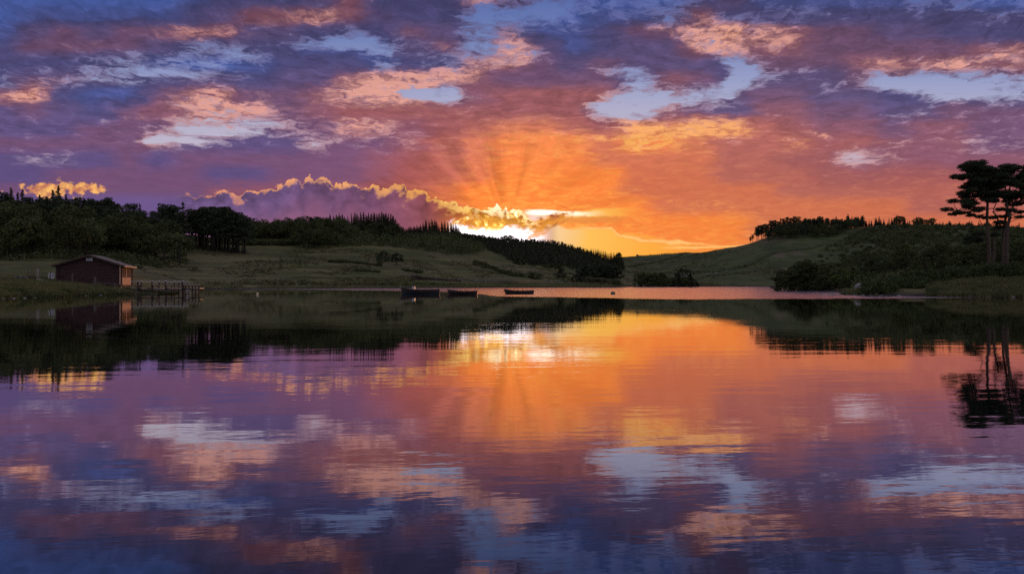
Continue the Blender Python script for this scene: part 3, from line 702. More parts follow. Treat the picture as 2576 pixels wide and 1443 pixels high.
def shrub_kind(name, seed, h=2.4, w=2.2, clumps=22, per=46, leaf=.17, mat='gorse', lump=.75):
    rg = np.random.default_rng(seed); parts = []
    for i in range(clumps):
        a = rg.uniform(0, 6.28); r = w * rg.random() ** .6 * .85
        top = h * (1 - (r / w) ** 2 * lump) * rg.uniform(.72, 1.0)
        z = top * rg.uniform(.3, .9); cr = rg.uniform(.22, .40) * h
        parts.append(leaf_quads(in_clump((math.cos(a) * r, math.sin(a) * r, max(z - cr * .2, cr * .5)), (cr * 1.2, cr * 1.2, cr), per, rg, .3), leaf, rg))
    k = Kind(); k.h = h; k.trunk = None
    v, f = join(parts); k.crown = mesh_np(name, v, f, M[mat]); KINDS[name] = k
for i in range(4): broad_kind(f'broad{i}', 20 + i, h=11 + i * .6, w=4.2 + .4 * (i % 2))
broad_kind('thorn0', 40, h=6.5, w=2.6, clumps=44, per=60, leaf=.22, mat='pine', base=.28)
broad_kind('thorn1', 41, h=5.0, w=2.9, clumps=44, per=60, leaf=.21, mat='pine', base=.2)
broad_kind('sparse0', 45, h=9.0, w=3.6, clumps=24, per=30, leaf=.28, base=.30)
broad_kind('sparse1', 46, h=8.0, w=3.0, clumps=20, per=28, leaf=.28, base=.25)
broad_kind('bank0', 50, h=7.0, w=4.4, clumps=80, per=120, leaf=.17, mat='broad', base=.02)
broad_kind('bank1', 51, h=6.0, w=4.8, clumps=80, per=120, leaf=.17, mat='willow', base=.0)
for i in range(4): spruce_kind(f'spruce{i}', 60 + i, h=12.5 + .8 * i, w=2.5 + .35 * (i % 3), lev=28 + i, ragged=.35)
spruce_kind('larch0', 70, h=13.5, w=3.3, lev=19, ragged=.55, bare=.12)
spruce_kind('larch1', 71, h=11.5, w=3.8, lev=16, ragged=.6, bare=.08)
for i in range(4): pine_kind(f'pine{i}', 80 + i, h=13.5 + i * .5, w=2.7 + .4 * (i % 2), clumps=28 + 2 * i, lo=.36 + .05 * (i % 3))
pine_kind('grove0', 88, h=9.5, w=5.2, clumps=34, lo=.30, per=70); pine_kind('grove1', 89, h=9.0, w=4.8, clumps=30, lo=.34, per=70)
for i in range(3): shrub_kind(f'gorse{i}', 100 + i)
for i in range(2): shrub_kind(f'scrub{i}', 110 + i, h=3.4, w=2.6, clumps=26, per=40, leaf=.24, mat='broad')
for i in range(2): shrub_kind(f'nearshrub{i}', 114 + i, h=2.8, w=2.6, clumps=46, per=110, leaf=.12, mat='gorse')
shrub_kind('heath0', 120, h=.8, w=2.4, clumps=22, per=40, leaf=.16, mat='heather', lump=.5)
shrub_kind('bramble0', 121, h=1.3, w=1.7, clumps=20, per=80, leaf=.10, mat='willow', lump=.6)

MODELS = {}
def plant(kind, x, y, scale=1.0, label='', cat='tree', group=None, name=None, z=None, rz=None, sx=1.0):
    """first of a kind is built with its parts, later ones are copies with copies of the parts"""
    k = KINDS[kind]; z = float(ground(x, y)) if z is None else z
    rz = random.uniform(0, 6.28) if rz is None else rz
    sc = (scale * sx, scale * sx, scale)
    name = name or {'spr': 'spruce_tree', 'lar': 'larch_tree', 'pin': 'pine_tree', 'gro': 'pine_tree', 'bro': 'broadleaf_tree', 'low': 'low_broadleaf_tree', 'tho': 'thorn_tree', 'spa': 'birch_tree', 'ban': 'dense_broadleaf_tree',  # low and bank models are general broadleaf trees, species not known
                    'gor': 'gorse_bush', 'scr': 'scrub_bush', 'nea': 'gorse_bush', 'hea': 'heather_clump', 'bra': 'bramble_bush'}[kind[:3]]
    if k.trunk is None:
        o = obj(name, k.crown, None, (x, y, z - .05)); o.rotation_euler = (0, 0, rz); o.scale = sc
        return tag(o, label, cat, group)
    if (kind, name) not in MODELS:
        t = thing(name, label, cat, (x, y, z), rz, group); obj('trunk', k.trunk, t); obj('crown', k.crown, t); MODELS[(kind, name)] = t; t.scale = sc
        return t
    t = dup(MODELS[(kind, name)], (x, y, z), rz, sc, label)
    t.name = name
    if group: t['group'] = group
    elif 'group' in t: del t['group']
    return t

def inside(px, y, poly):
    c = False; n = len(poly); j = n - 1
    for i in range(n):
        if (poly[i][1] > y) != (poly[j][1] > y) and px < (poly[j][0] - poly[i][0]) * (y - poly[i][1]) / (poly[j][1] - poly[i][1]) + poly[i][0]: c = not c
        j = i
    return c
def scatter(poly, n, min_d, seed):
    """n points in a (picture column, depth) polygon, at least min_d metres apart"""
    rg = random.Random(seed); out = []; tries = 0
    x0, x1 = min(p[0] for p in poly), max(p[0] for p in poly); y0, y1 = min(p[1] for p in poly), max(p[1] for p in poly)
    while len(out) < n and tries < n * 60:
        tries += 1; px, y = rg.uniform(x0, x1), rg.uniform(y0, y1)
        if not inside(px, y, poly): continue
        x = X_(px, y)
        if all((x - a) ** 2 + (y - b) ** 2 > min_d ** 2 for a, b in out): out.append((x, y))
    return out
LOOK = {'low0': 'low-crowned', 'low1': 'dome-shaped', 'grove0': 'spreading', 'grove1': 'wide', 'broad0': 'round', 'broad1': 'lopsided', 'broad2': 'full', 'broad3': 'tall', 'pine0': 'flat-topped', 'pine1': 'slim', 'pine2': 'leaning', 'pine3': 'bushy', 'scrub0': 'squat', 'scrub1': 'shrubby',
        'thorn0': 'upright thorny', 'thorn1': 'wide thorny', 'sparse0': 'open', 'sparse1': 'thin', 'bank0': 'dense', 'gorse0': 'round', 'gorse1': 'ragged', 'gorse2': 'wide', 'nearshrub0': 'humped', 'nearshrub1': 'spreading'}
def placed(kind, x, y, label, poly):
    px = x / y * F + CX; xs = [p[0] for p in poly]; ys = [p[1] for p in poly]
    t = (px - min(xs)) / (max(xs) - min(xs)); d = (y - min(ys)) / (max(ys) - min(ys))
    row = ['front', 'second', 'middle', 'fourth', 'back'][min(4, int(d * 5))]
    side = ['far left', 'left', 'centre', 'right', 'far right'][max(0, min(4, int(t * 5)))]
    return f"{LOOK.get(kind, 'dark')} {label}, {row} row, {side}"
def wood(poly, n, min_d, kinds, s0, s1, label, group, seed, cat='tree', sx=(0.9, 1.15)):
    rg = random.Random(seed * 7)
    for x, y in scatter(poly, n, min_d, seed):
        k = rg.choice(kinds)
        plant(k, x, y, rg.uniform(s0, s1), placed(k, x, y, label, poly), cat, group, sx=rg.uniform(*sx))
def top_tree(kind, px, y, top, label, group=None, cat='tree', sx=1.0, base=None, rz=None, name=None):
    """a tree standing at (column, depth) whose top reaches the picture row `top`"""
    x = X_(px, y); g = float(ground(x, y)); h = Z_(top, y) - g
    return plant(kind, x, y, h / KINDS[kind].h, label, cat, group, sx=sx, rz=rz, name=name)

B = ['broad0', 'broad1', 'broad2', 'broad3']; S = ['spruce0', 'spruce1', 'spruce2', 'spruce3']; P = ['pine0', 'pine1', 'pine2', 'pine3']
# the tall wood on the left behind the boathouse
LW = 'leafy tree of the wood behind the boathouse'
LWP = 'dark tree of the upper wood behind the boathouse'
wood([(-120, 205), (185, 207), (300, 255), (450, 268), (470, 300), (330, 330), (-120, 320)], 92, 5.6, B, .85, 1.15, LW, 'leafy trees of the wood behind the boathouse', 1)
wood([(-120, 285), (320, 290), (470, 310), (480, 350), (300, 352), (-120, 350)], 62, 5.6, P + ['broad1'], .9, 1.15, LWP, 'pines of the wood behind the boathouse', 2)
for px, y, top, kd, lab in ((28, 318, 478, 'larch1', 'ragged spruce standing highest at the left edge of the wood'), (57, 320, 479, 'larch0', 'narrow conifer under the left tip of the small gold cloud'),
                            (45, 326, 489, 'larch1', 'short broad conifer between two taller ones at the left edge'), (147, 322, 473, 'larch1', 'tall layered conifer in front of the small gold cloud'),
                            (133, 318, 484, 'larch1', 'leaning layered conifer just left of the tallest one before the gold cloud'), (166, 322, 492, 'spruce2', 'narrow conifer just right of the tallest one before the gold cloud'),
                            (190, 322, 499, 'larch0', 'dark conifer on the skyline right of the gold cloud'), (212, 320, 501, 'spruce1', 'pointed conifer on the skyline halfway down the wooded slope'),
                            (100, 322, 492, 'spruce3', 'pointed conifer below the middle of the gold cloud'), (118, 324, 496, 'spruce2', 'small conifer below the right half of the gold cloud'),
                            (313, 326, 519, 'broad3', 'rounded dark tree with a pale gap of sky on its right'), (352, 326, 517, 'larch1', 'broad ragged conifer standing alone left of the tall open stand')):
    top_tree(kd, px, y, top, lab)
for i, (px, top) in enumerate(((255, 506), (268, 504), (282, 506), (296, 512), (240, 508), (228, 505))):
    top_tree(P[i % 4], px, 326, top, 'flat-topped pine in the row on the wood skyline above the boathouse roof', 'skyline pines above the boathouse')
for i, (px, top) in enumerate(((404, 522), (415, 514), (425, 519), (436, 515), (447, 520))):
    top_tree(P[i % 4], px, 318 + 3 * (i % 2), top, ['leftmost', 'second', 'middle', 'fourth', 'rightmost'][i] + ' tall thin pine of the open stand with sky between the trunks', 'tall pines of the open stand', sx=.9)
top_tree('larch0', 460, 320, 511, 'tall thin spiky conifer at the right end of the open pine stand')
top_tree('sparse0', 413, 262, 585, 'small leafy tree with a forked trunk at the edge of the pasture')
top_tree('sparse1', 452, 264, 588, 'small thin tree standing furthest out on the pasture')
top_tree('sparse0', 372, 262, 590, 'small open tree with a bare lower trunk at the wood edge')
for i in range(9):
    top_tree(['sparse0', 'sparse1', 'thorn0'][i % 3], 345 - i * 17 + (i % 2) * 5, 258 + (i % 3) * 4, 596 + (i * 7) % 12, 'small tree with a thin bare trunk along the lower edge of the wood', 'small trees along the wood edge')
# block of tall pines right of the open stand
PB = 'tall dark pine in the dense block with bare trunks above the hedge'
for r, (yy, nn) in enumerate(((332, 17), (340, 17), (350, 14))):
    for i in range(nn):
        px = 482 + i * (136 / (nn - 1)) + random.uniform(-3, 3); top = 526 + 22 * max(0, (px - 560) / 60) ** 1.6 + random.uniform(-6, 9)
        k = P[(i + r) % 4]; yj = yy + random.uniform(-3, 3)
        top_tree(k, px, yj, top, placed(k, X_(px, yj), yj, 'pine of the dense block above the hedge', [(480, 328), (620, 354)]), 'pines of the dense block')
# tree belt along the ridge
broad_kind('low0', 47, h=9.5, w=4.6, clumps=54, per=60, leaf=.32, base=.02)
broad_kind('low1', 48, h=8.5, w=4.9, clumps=54, per=60, leaf=.32, base=.0)
wood([(600, 420), (760, 425), (850, 440), (850, 480), (600, 470)], 84, 5.0, ['low0', 'low1', 'broad1', 'broad3'], .70, 1.02, 'leafy tree in the belt on the ridge', 'ridge belt trees', 3)
wood([(740, 392), (820, 388), (900, 420), (1000, 440), (1000, 500), (820, 470), (745, 440)], 84, 5.2, B[:2] + ['low0', 'low1', 'low0', 'low1', 'scrub0'], .55, .95, 'low tree on the slope under the spruces', 'leafy trees below the spruces', 4)
for i, (px, top) in enumerate(((770, 543), (782, 547), (797, 545), (808, 549), (818, 546))):
    top_tree(['sparse0', 'pine1'][i % 2], px, 452, top, 'thin open tree on the ridge just left of the tall spruces', 'open trees left of the spruces')
rg_ = random.Random(33)
tops = [(830, 540), (838, 543), (846, 541), (853, 538), (860, 540), (867, 546), (875, 545), (885, 538), (893, 536), (900, 541), (907, 536), (914, 535), (921, 540), (928, 537), (935, 538), (941, 535), (948, 539), (954, 537), (960, 534),
        (966, 538), (972, 537), (978, 540), (984, 539), (990, 544), (995, 552), (999, 560)]
for i, (px, top) in enumerate(tops):
    for q in range(2):
        top_tree(S[(i + q) % 4], px + q * 3 + rg_.uniform(-1, 1), 470 + q * 7, top + q * rg_.uniform(2, 9), placed('tall', X_(px, 470), 470, ['front-row', 'rear'][q] + ' spruce in the dense ridge stand left of the sun', [(828, 460), (1003, 490)]), 'spruces of the ridge stand', sx=rg_.uniform(.6, 1.0))
for i in range(22):
    top_tree(S[i % 4], 1002 + i * 2.6, 480 + (i % 3) * 4, 574 + rg_.uniform(-4, 5) - (3 if i > 14 else 0), 'small young spruce in the gap between the two spruce stands', 'young spruces in the gap', sx=1.1)
for i, (px, top) in enumerate(((1058, 564), (1064, 558), (1071, 553), (1079, 556), (1086, 552), (1093, 553), (1098, 556), (1104, 566), (1111, 558), (1118, 557), (1126, 560), (1134, 560), (1140, 563), (1146, 562), (1152, 568), (1157, 577))):
    for q in range(2):
        top_tree((S + ['larch0'])[(i + q * 2) % 5], px + q * 2.5, 505 + q * 8, top + q * 5, 'dark spruce in the small stand beside the bright opening of the sun', 'spruces beside the sun opening', sx=rg_.uniform(.6, .95))
# hilltop under the sun
for px, top, kd, lab in ((1271, 593, 'thorn1', 'small round tree on the hilltop in front of the white glare'), (1284, 591, 'broad1', 'larger round tree on the hilltop in front of the white glare'),
                         (1311, 594, 'spruce2', 'small pointed tree alone on the hilltop right of the glare'), (1227, 593, 'spruce1', 'small pointed tree on the hill crest left of the glare'),
                         (1323, 604, 'thorn0', 'tiny bush at the foot of the hill plantation'), (1263, 596, 'thorn0', 'tiny tree left of the round pair on the hilltop')):
    top_tree(kd, px, 575, top, lab)
for i in range(26):
    px = 1164 + i * 7.2
    top_tree(['thorn0', 'thorn1', 'scrub0'][i % 3], px + rg_.uniform(-2, 2), 558 + i * 1.0, 588 + (px - 1164) * .10 + rg_.uniform(-2, 3) if px < 1230 else 601 + rg_.uniform(-2, 3), 'low bush on the hill crest with gold light behind it', 'bushes on the hill crest')
# crest row of the plantation
for i in range(86):
    px = 1352 + i * 2.55; t = (px - 1352) / 220
    top = 600 + 12 * t + 33 * t ** 1.25 + (abs(px - 1362) * .1 if px < 1362 else 0)
    top_tree(S[i % 4], px, 600 - 30 * t, top + rg_.uniform(-3.5, 5.0), 'spiky young spruce in the crest row of the plantation', 'crest row of the plantation', sx=rg_.uniform(.45, .75))
for px, top, kd, lab in ((1559, 635, 'pine1', 'small round-topped pine at the low end of the crest row'), (1553, 639, 'thorn0', 'low round tree beside the end of the crest row'), (1603, 640, 'thorn1', 'lone low bush on the far skyline')):
    top_tree(kd, px, 640 if px < 1600 else 860, top, lab)
# the plantation itself reads as one mass
def mass(name, poly, n, seed, mat, h0, h1, per, w, label, shape='cone'):
    rg = np.random.default_rng(seed); rr = random.Random(seed); parts = []
    x0, x1 = min(p[0] for p in poly), max(p[0] for p in poly); y0, y1 = min(p[1] for p in poly), max(p[1] for p in poly)
    c = 0
    while c < n:
        px, y = rr.uniform(x0, x1), rr.uniform(y0, y1)
        if not inside(px, y, poly): continue
        c += 1; x = X_(px, y); z = float(ground(x, y)); h = rr.uniform(h0, h1)
        t = rg.random(per); a = rg.uniform(0, 6.28, per)
        r = (w * (1 - t) if shape == 'cone' else w * np.sqrt(np.clip(1 - (t - .25) ** 2 / .6, 0, 1))) * rg.uniform(.6, 1.1, per)
        pts = np.stack([x + np.cos(a) * r, y + np.sin(a) * r, z + h * (.05 + .95 * t)], 1)
        parts.append(leaf_quads(pts, .55 if shape == 'cone' else .4, rg, .3))
    v, f = join(parts)
    return tag(obj(name, mesh_np(name, v, f, M[mat])), label, kind='stuff')
mass('plantation', [(1150, 490), (1240, 470), (1300, 420), (1400, 440), (1470, 460), (1555, 500), (1565, 560), (1500, 592), (1400, 606), (1340, 592), (1160, 560)], 1500, 5, 'spruce', 3, 5.2, 55, 1.6, 'dark spruce plantation covering the hill below the sun')
mass('hillside_wood', [(800, 402), (905, 395), (1000, 410), (1130, 412), (1180, 425), (1220, 460), (1150, 505), (1000, 465), (860, 455), (790, 425)], 520, 6, 'broad', 2.5, 6, 70, 2.4, 'dark scrubby woodland on the slope under the spruces', 'round')
# the pine grove by the water
for i in range(30):
    px = 1412 + (i * 137 % 140); yy = 332 + (i * 53 % 46)
    k = ['grove0', 'grove1'][i % 2]
    plant(k, X_(px, yy), yy, .95 if px > 1430 else .7, placed(k, X_(px, yy), yy, 'pine of the grove by the far shore', [(1412, 330), (1553, 380)]), 'tree', 'pines of the shore grove', sx=rg_.uniform(.85, 1.1))
top_tree('thorn1', 1452, 322, 692, 'low shrub under the left edge of the pine grove', cat='bush')
top_tree('scrub1', 1548, 318, 697, 'low bush at the right foot of the pine grove', cat='bush')
# lone trees on the pasture
top_tree('thorn0', 961, 322, 634, 'taller round-headed lone tree of the two in the middle of the pasture', sx=1.15)
top_tree('thorn1', 996, 336, 638, 'lower spreading tree, right one of the two in the middle of the pasture', sx=1.1)
top_tree('sparse1', 706, 299, 645, 'thin bare-looking tree on top of the grassy mound', sx=.8)
for i in range(9):
    px = 642 + i * 5.5
    top_tree('gorse' + str(i % 3), px, 276 + (i % 3) * 3, 676 + (i * 5) % 7, 'low dark gorse bush at the left foot of the mound', 'gorse at the foot of the mound', 'bush')
for i in range(46):
    px = 470 + i * 6.2; yy = 372 + (px - 470) * .10
    g = G(px, yy)
    plant(['gorse0', 'gorse1', 'gorse2', 'scrub0'][i % 4], g[0], g[1], .95 + .55 * rg_.random(), 'dark gorse bush in the hedge line across the top of the pasture', 'bush', 'gorse hedge above the pasture')
for i in range(20):
    px = 830 + i * 6.4 + rg_.uniform(-2, 2); g = G(px, 322 + rg_.uniform(-3, 3))
    plant('gorse' + str(i % 3), g[0], g[1], .4 + .45 * rg_.random(), 'low gorse bush in the dark line left of the two lone trees', 'bush', 'gorse left of the lone trees')
for i in range(10):
    px = 1015 + i * 4.6; g = G(px, 318 - i)
    plant('gorse' + str(i % 3), g[0], g[1], .5 + .4 * rg_.random(), 'low gorse bush in the short line right of the two lone trees', 'bush', 'gorse right of the lone trees')
for i in range(14):
    px = 895 + i * 4.4; g = G(px, 296 + (i % 3))
    plant('gorse' + str(i % 3), g[0], g[1], .3 + .3 * rg_.random(), 'small gorse bush on the pasture below the two lone trees', 'bush', 'gorse below the lone trees')
for i in range(26):
    px = 1040 + i * 4.4; g = G(px, 285 + rg_.uniform(-4, 4))
    plant('heath0', g[0], g[1], .9 + .5 * rg_.random(), 'purple-brown heather clump on the lower pasture', 'heather', 'heather patch on the lower pasture')
for i in range(34):
    t = rg_.random(); px = 1190 + t * 125; yy = 392 - t * 45 + rg_.uniform(-7, 7); g = G(px, yy)
    plant(['scrub0', 'scrub1', 'gorse0'][i % 3], g[0], g[1], .5 + .35 * rg_.random(), 'leafy bush on the spur running down from the plantation', 'bush', 'bushes on the spur')
top_tree('scrub0', 1340, 352, 676, 'dark round bush at the tip of the grassy spur', cat='bush', sx=1.4)
for i, px in enumerate((1371, 1380, 1389, 1397, 1407, 1358, 1345, 1334, 1320, 1308, 1301, 1387)):
    top_tree(B[i % 4], px, 420 + (i % 3) * 5, 664 + (i * 5) % 9, 'pale round tree along the foot of the plantation', 'round trees below the plantation')
# far shore trees, right of the valley
for i, (px, top) in enumerate(((1608, 688), (1617, 686))):
    top_tree('bank0', px, 338, top, ('left' if i == 0 else 'right') + ' one of the pair of small rounded trees on the far shore', sx=.7)
for i, (px, top) in enumerate(((1634, 688), (1644, 686), (1654, 690), (1663, 687), (1668, 693))):
    top_tree('bank0', px, 336, top, 'small leafy tree in the middle clump on the far shore', 'middle clump on the far shore', sx=.75)
for i, (px, top) in enumerate(((1675, 701), (1684, 698), (1694, 699), (1703, 697), (1712, 700), (1722, 697), (1731, 698), (1742, 701), (1750, 708), (1690, 706), (1716, 706), (1734, 706))):
    top_tree('bank0', px, 328 + (i % 2) * 4, top, 'low leafy tree in the longest clump on the far shore', 'longest clump on the far shore', sx=.9)
top_tree('spruce1', 1737, 326, 684, 'tall pointed tree at the right end of the far shore clump', sx=1.6)
top_tree('spruce2', 1708, 326, 689, 'shorter pointed tree inside the far shore clump', sx=1.5)
top_tree('thorn1', 1717, 430, 678, 'lone round bush in the field above the far shore clump', cat='bush', sx=1.2)
# wood and skyline on the right hill
for px, yy, top, kd, lab in ((1888, 628, 595, 'pine0', 'small leaning pine at the very left of the right hill wood'), (1893, 628, 590, 'pine2', 'small pine second from the left end of the right hill wood')):
    top_tree(kd, px, yy, top, lab, sx=1.1)
for i, (px, top) in enumerate(((1903, 571), (1909, 567), (1915, 566), (1920, 565), (1926, 563), (1930, 565), (1906, 574), (1917, 569))):
    top_tree(P[i % 4], px, 634, top, 'dense dark pine in the separate clump at the left of the right hill wood', 'left clump of the right hill wood', sx=1.0)
for i, (px, top) in enumerate(((1938, 555), (1944, 556), (1951, 553), (1957, 557), (1963, 549), (1971, 550), (1981, 546), (1988, 548), (1999, 544), (2004, 546), (2008, 545), (2024, 549), (2032, 550), (2044, 551), (2057, 545), (2065, 546), (2079, 549), (2096, 551))):
    top_tree((P + ['larch0'])[i % 5], px, 640, top, 'dark pine standing up from the right hill wood skyline', 'skyline pines of the right hill wood', sx=1.05)
top_tree('larch1', 2133, 640, 539, 'broad layered conifer standing highest on the right hill skyline', sx=1.05)
wood([(1930, 598), (2000, 592), (2100, 590), (2172, 600), (2175, 648), (2050, 656), (1960, 650), (1935, 632)], 120, 4.4, B + P, .50, .82, 'dark tree of the right hill wood', 'trees of the right hill wood', 12)
for i in range(118):
    px = 2020 + i * 4.9 + rg_.uniform(-6, 6)
    base = np.interp(px, [2020, 2170, 2300, 2400, 2576], [549, 549, 551, 556, 566])
    k = (S + ['larch0'])[i % 5] if px < 2300 else (S + ['scrub0'])[i % 5]
    top_tree(k, px, 634 + rg_.uniform(-3, 8), base + rg_.choice((-4, 0, 2, 4, 5, 6)) + rg_.uniform(-1.5, 2), ['tiny', 'spiky', 'thin', 'dense', 'ragged'][i % 5] + ' conifer of the right hill skyline row, ' + ['beside the wood', 'left of its middle', 'at its middle', 'right of its middle', 'behind the big pines'][min(4, int(i / 23.7))], 'skyline row of the right hill', sx=rg_.uniform(.7, 1.5))
for px, top, kd, lab in ((2262, 544, 'broad0', 'tallest round tree in the right hill skyline row'), (2309, 546, 'broad3', 'spreading round tree with sky under its crown on the right skyline'), (2345, 549, 'broad2', 'wide low tree on the right skyline nearer the big pines'),
                         (2330, 552, 'broad1', 'smaller round tree between the two wide trees on the right skyline')):
    top_tree(kd, px, 622, top, lab, sx=1.5)
# scrub on the right hillside
rs = random.Random(77)
def bushes(poly, n, kinds, s0, s1, label, group, seed, d=3.0):
    for x, y in scatter(poly, n, d, seed):
        k = rs.choice(kinds)
        plant(k, x, y, rs.uniform(s0, s1), placed(k, x, y, label, poly), 'bush', group)
bushes([(2010, 470), (2120, 440), (2250, 420), (2330, 520), (2150, 560), (2060, 520)], 62, ['gorse0', 'gorse1', 'scrub0', 'scrub1'], .6, 1.35, 'bush on the open right slope', 'scattered bushes on the right slope', 21, 6)
bushes([(2170, 560), (2400, 500), (2576, 470), (2576, 560), (2400, 575), (2200, 600)], 60, ['gorse0', 'gorse1', 'scrub0', 'scrub1'], .7, 1.4, 'bush near the top of the right hill', 'bushes near the top of the right hill', 22, 6)
wood([(2130, 285), (2210, 250), (2420, 210), (2600, 190), (2640, 330), (2400, 360), (2180, 350)], 96, 5.4, ['thorn0', 'thorn1', 'low0', 'low1', 'broad2', 'bank0'], .5, .82, 'dark tree of the thicket behind the right bank', 'thicket behind the right bank', 23)
wood([(2320, 118), (2660, 108), (2680, 190), (2420, 205), (2320, 190)], 84, 3.6, ['low0', 'low1', 'bank0', 'thorn1'], .34, .58, 'tree of the scrub behind the big pines', 'scrub behind the big pines', 24)
# shoreline trees at the point
for px, yy, top, kd, sx, lab in ((2030, 152, 655, 'bank0', .85, 'round-headed leafy tree standing highest over the point'), (1990, 152, 676, 'bank0', 1.0, 'low dark leafy tree overhanging the water at the point tip'),
                                 (2008, 155, 668, 'bank0', 1.0, 'leafy tree on the left side of the tallest one on the point'), (2052, 152, 668, 'bank0', 1.1, 'leafy tree on the right side of the tallest one on the point'),
                                 (1974, 150, 694, 'bank0', .7, 'lowest bush trailing in the water at the tip of the point'),
                                 (2085, 150, 673, 'bank0', 1.0, 'dark leafy tree in the middle of the point'), (2112, 148, 675, 'bank0', 1.0, 'dark leafy tree right of the middle of the point'),
                                 (2072, 145, 690, 'bank0', .9, 'low leafy bush under the middle trees of the point'), (2100, 142, 692, 'bank0', .9, 'low leafy bush near the rocks end of the point'),
                                 (2135, 140, 684, 'bank1', 1.1, 'light green bush left of the boulders'), (2160, 138, 682, 'bank1', 1.2, 'light green bush right behind the boulders'), (2185, 136, 687, 'bank1', 1.1, 'light green bush nearest the gorse bank'),
                                 (2125, 132, 700, 'bank0', .8, 'dark low bush between the point and the boulders')):
    top_tree(kd, px, yy, top, lab, sx=sx)
# gorse along the right bank
def bank_bushes(spec, label, group):
    box = [(min(a[0] for a in spec), min(a[1] for a in spec)), (max(a[0] for a in spec) + 1, max(a[1] for a in spec) + 1)]
    for i, (px, yy, top) in enumerate(spec):
        k = ['nearshrub0', 'nearshrub1'][i % 2]
        top_tree(k, px, yy, top, placed(k, X_(px, yy), yy, label, box), group, 'bush', sx=1.05)
bank_bushes([(2205 + (i * 47 % 120), 93 + (i * 13 % 16), 684 + (i * 29 % 26) + (10 if i % 3 == 0 else 0)) for i in range(26)], 'gorse bush right of the boulders', 'gorse massed at the waterline')
bank_bushes([(2305 + (i * 37 % 118), 103 + (i * 11 % 14), 670 + (i * 23 % 22)) for i in range(24)], 'gorse bush left of the big pines', 'gorse band left of the big pines')
bank_bushes([(2405 + (i * 31 % 95), 96 + (i * 7 % 12), 662 + (i * 19 % 24)) for i in range(22)], 'gorse bush under the left big pine', 'gorse under the left big pine')
bank_bushes([(2505 + (i * 29 % 110), 94 + (i * 7 % 10), 652 + (i * 17 % 26)) for i in range(22)], 'gorse bush right of the big pines', 'gorse right of the big pines')
for i, px in enumerate((2350, 2362, 2376)):
    top_tree('nearshrub0', px, 86, 718 + 3 * i, 'small round bush on the grassy bank near the water', 'small bushes on the right bank', 'bush')

# ---- the big Scots pines on the right bank: each its own trunk, limbs and crown
def big_pine(name, label, base, axis, pads, seed, r0, limbs=(), snags=()):
    """axis: (col, row) points up the trunk at depth base[1]; pads: (col, row, half width, half height) of needle clumps"""
    rg = np.random.default_rng(seed); D = base[1]; bx = X_(base[0], D); bz = float(ground(bx, D))
    t = thing(name, label, 'tree', (bx, D, bz))
    def W(px, py, dy=0.0): return (X_(px, D) - bx, dy, Z_(py, D) - bz)
    mb = MB(); pts = [W(px, py, .25 * math.sin(i * 1.3 + seed)) for i, (px, py) in enumerate(axis)]; pts[0] = (pts[0][0], 0, -.5)
    rad = [r0 * (1.25 if i == 0 else 1 - .78 * i / (len(pts) - 1)) for i in range(len(pts))]
    mb.tube(pts, rad, 9); mb.build('trunk', M['bark'], t, True)
    lm = MB(); parts = []; P3 = [Vector(p) for p in pts]
    for q in limbs:
        w = [Vector(W(px, py, .4 * math.sin(i + seed))) for i, (px, py, r) in enumerate(q)]
        lm.tube(w, [r for _, _, r in q], 7); P3 += w
    for px, py, rx, rz in pads:
        dy = rg.uniform(-2.2, 2.2); c = Vector(W(px, py, dy)); k = D / F
        near = min(P3, key=lambda p: (p - c).length * (1.0 if p.z < c.z + .4 else 2.5))
        mid = (near * .45 + c * .55) + Vector((0, 0, -.25 + rg.uniform(-.15, .15)))
        lm.tube([near, (near + mid) / 2 + Vector((0, 0, .12)), mid, c], [.075, .06, .045, .02], 5, False)
        rxm, rzm = rx * k * 1.2, rz * k * 1.9
        ntw = int(30 + rx * rz * .8)
        for j in range(ntw):
            a = rg.uniform(0, 6.28); rr = rg.random() ** .55
            p = np.array([c.x + math.cos(a) * rr * rxm, c.y + math.sin(a) * rr * rxm * .9, c.z + rg.uniform(-.8, .8) * rzm * (1 - rr * .6)])
            parts.append(leaf_quads(in_clump(p, (.27, .27, .16), 13, rg, .2), .12, rg, .1, .3))
            if j % 5 == 0: lm.tube([c, (Vector(p) + c) / 2 + Vector((0, 0, -.08)), Vector(p)], [.02, .014, .006], 3, False)
    for a, b_, r in snags:
        lm.tube([W(*a), W((a[0] + b_[0]) / 2, (a[1] + b_[1]) / 2 - 2), W(*b_, .3)], [r, r * .7, r * .2], 4)
    lm.build('limbs', M['bark_dark'], t, True)
    v, f = join(parts); obj('crown', mesh_np('crown', v, f, M['pine']), t)
    return t
PA = [(2425,420,14,6),(2445,412,15,6),(2462,410,13,6),(2480,414,14,7),(2437,426,18,6),(2465,428,22,9),(2416,446,12,5),(2434,443,18,6),(2460,446,20,8),(2484,440,18,11),(2440,460,14,5),(2462,466,18,6),(2482,466,16,9),(2425,486,13,5),(2445,480,16,5),
      (2470,488,16,5),(2411,503,11,4),(2421,508,14,4),(2446,503,16,5),(2468,506,14,4),(2398,524,12,4),(2413,518,14,4),(2430,522,12,4),(2391,537,8,4),(2404,538,11,3),(2424,536,11,3),(2444,531,11,3),(2462,538,8,3),(2450,546,7,3),(2470,524,9,3)]
def fill_pads(poly, n, seed, rx=(7, 13), rz=(3, 5)):
    rg = random.Random(seed); out = []
    while len(out) < n:
        px, py = rg.uniform(min(p[0] for p in poly), max(p[0] for p in poly)), rg.uniform(min(p[1] for p in poly), max(p[1] for p in poly))
        if inside(px, py, poly): out.append((px, py, rg.uniform(*rx), rg.uniform(*rz)))
    return out
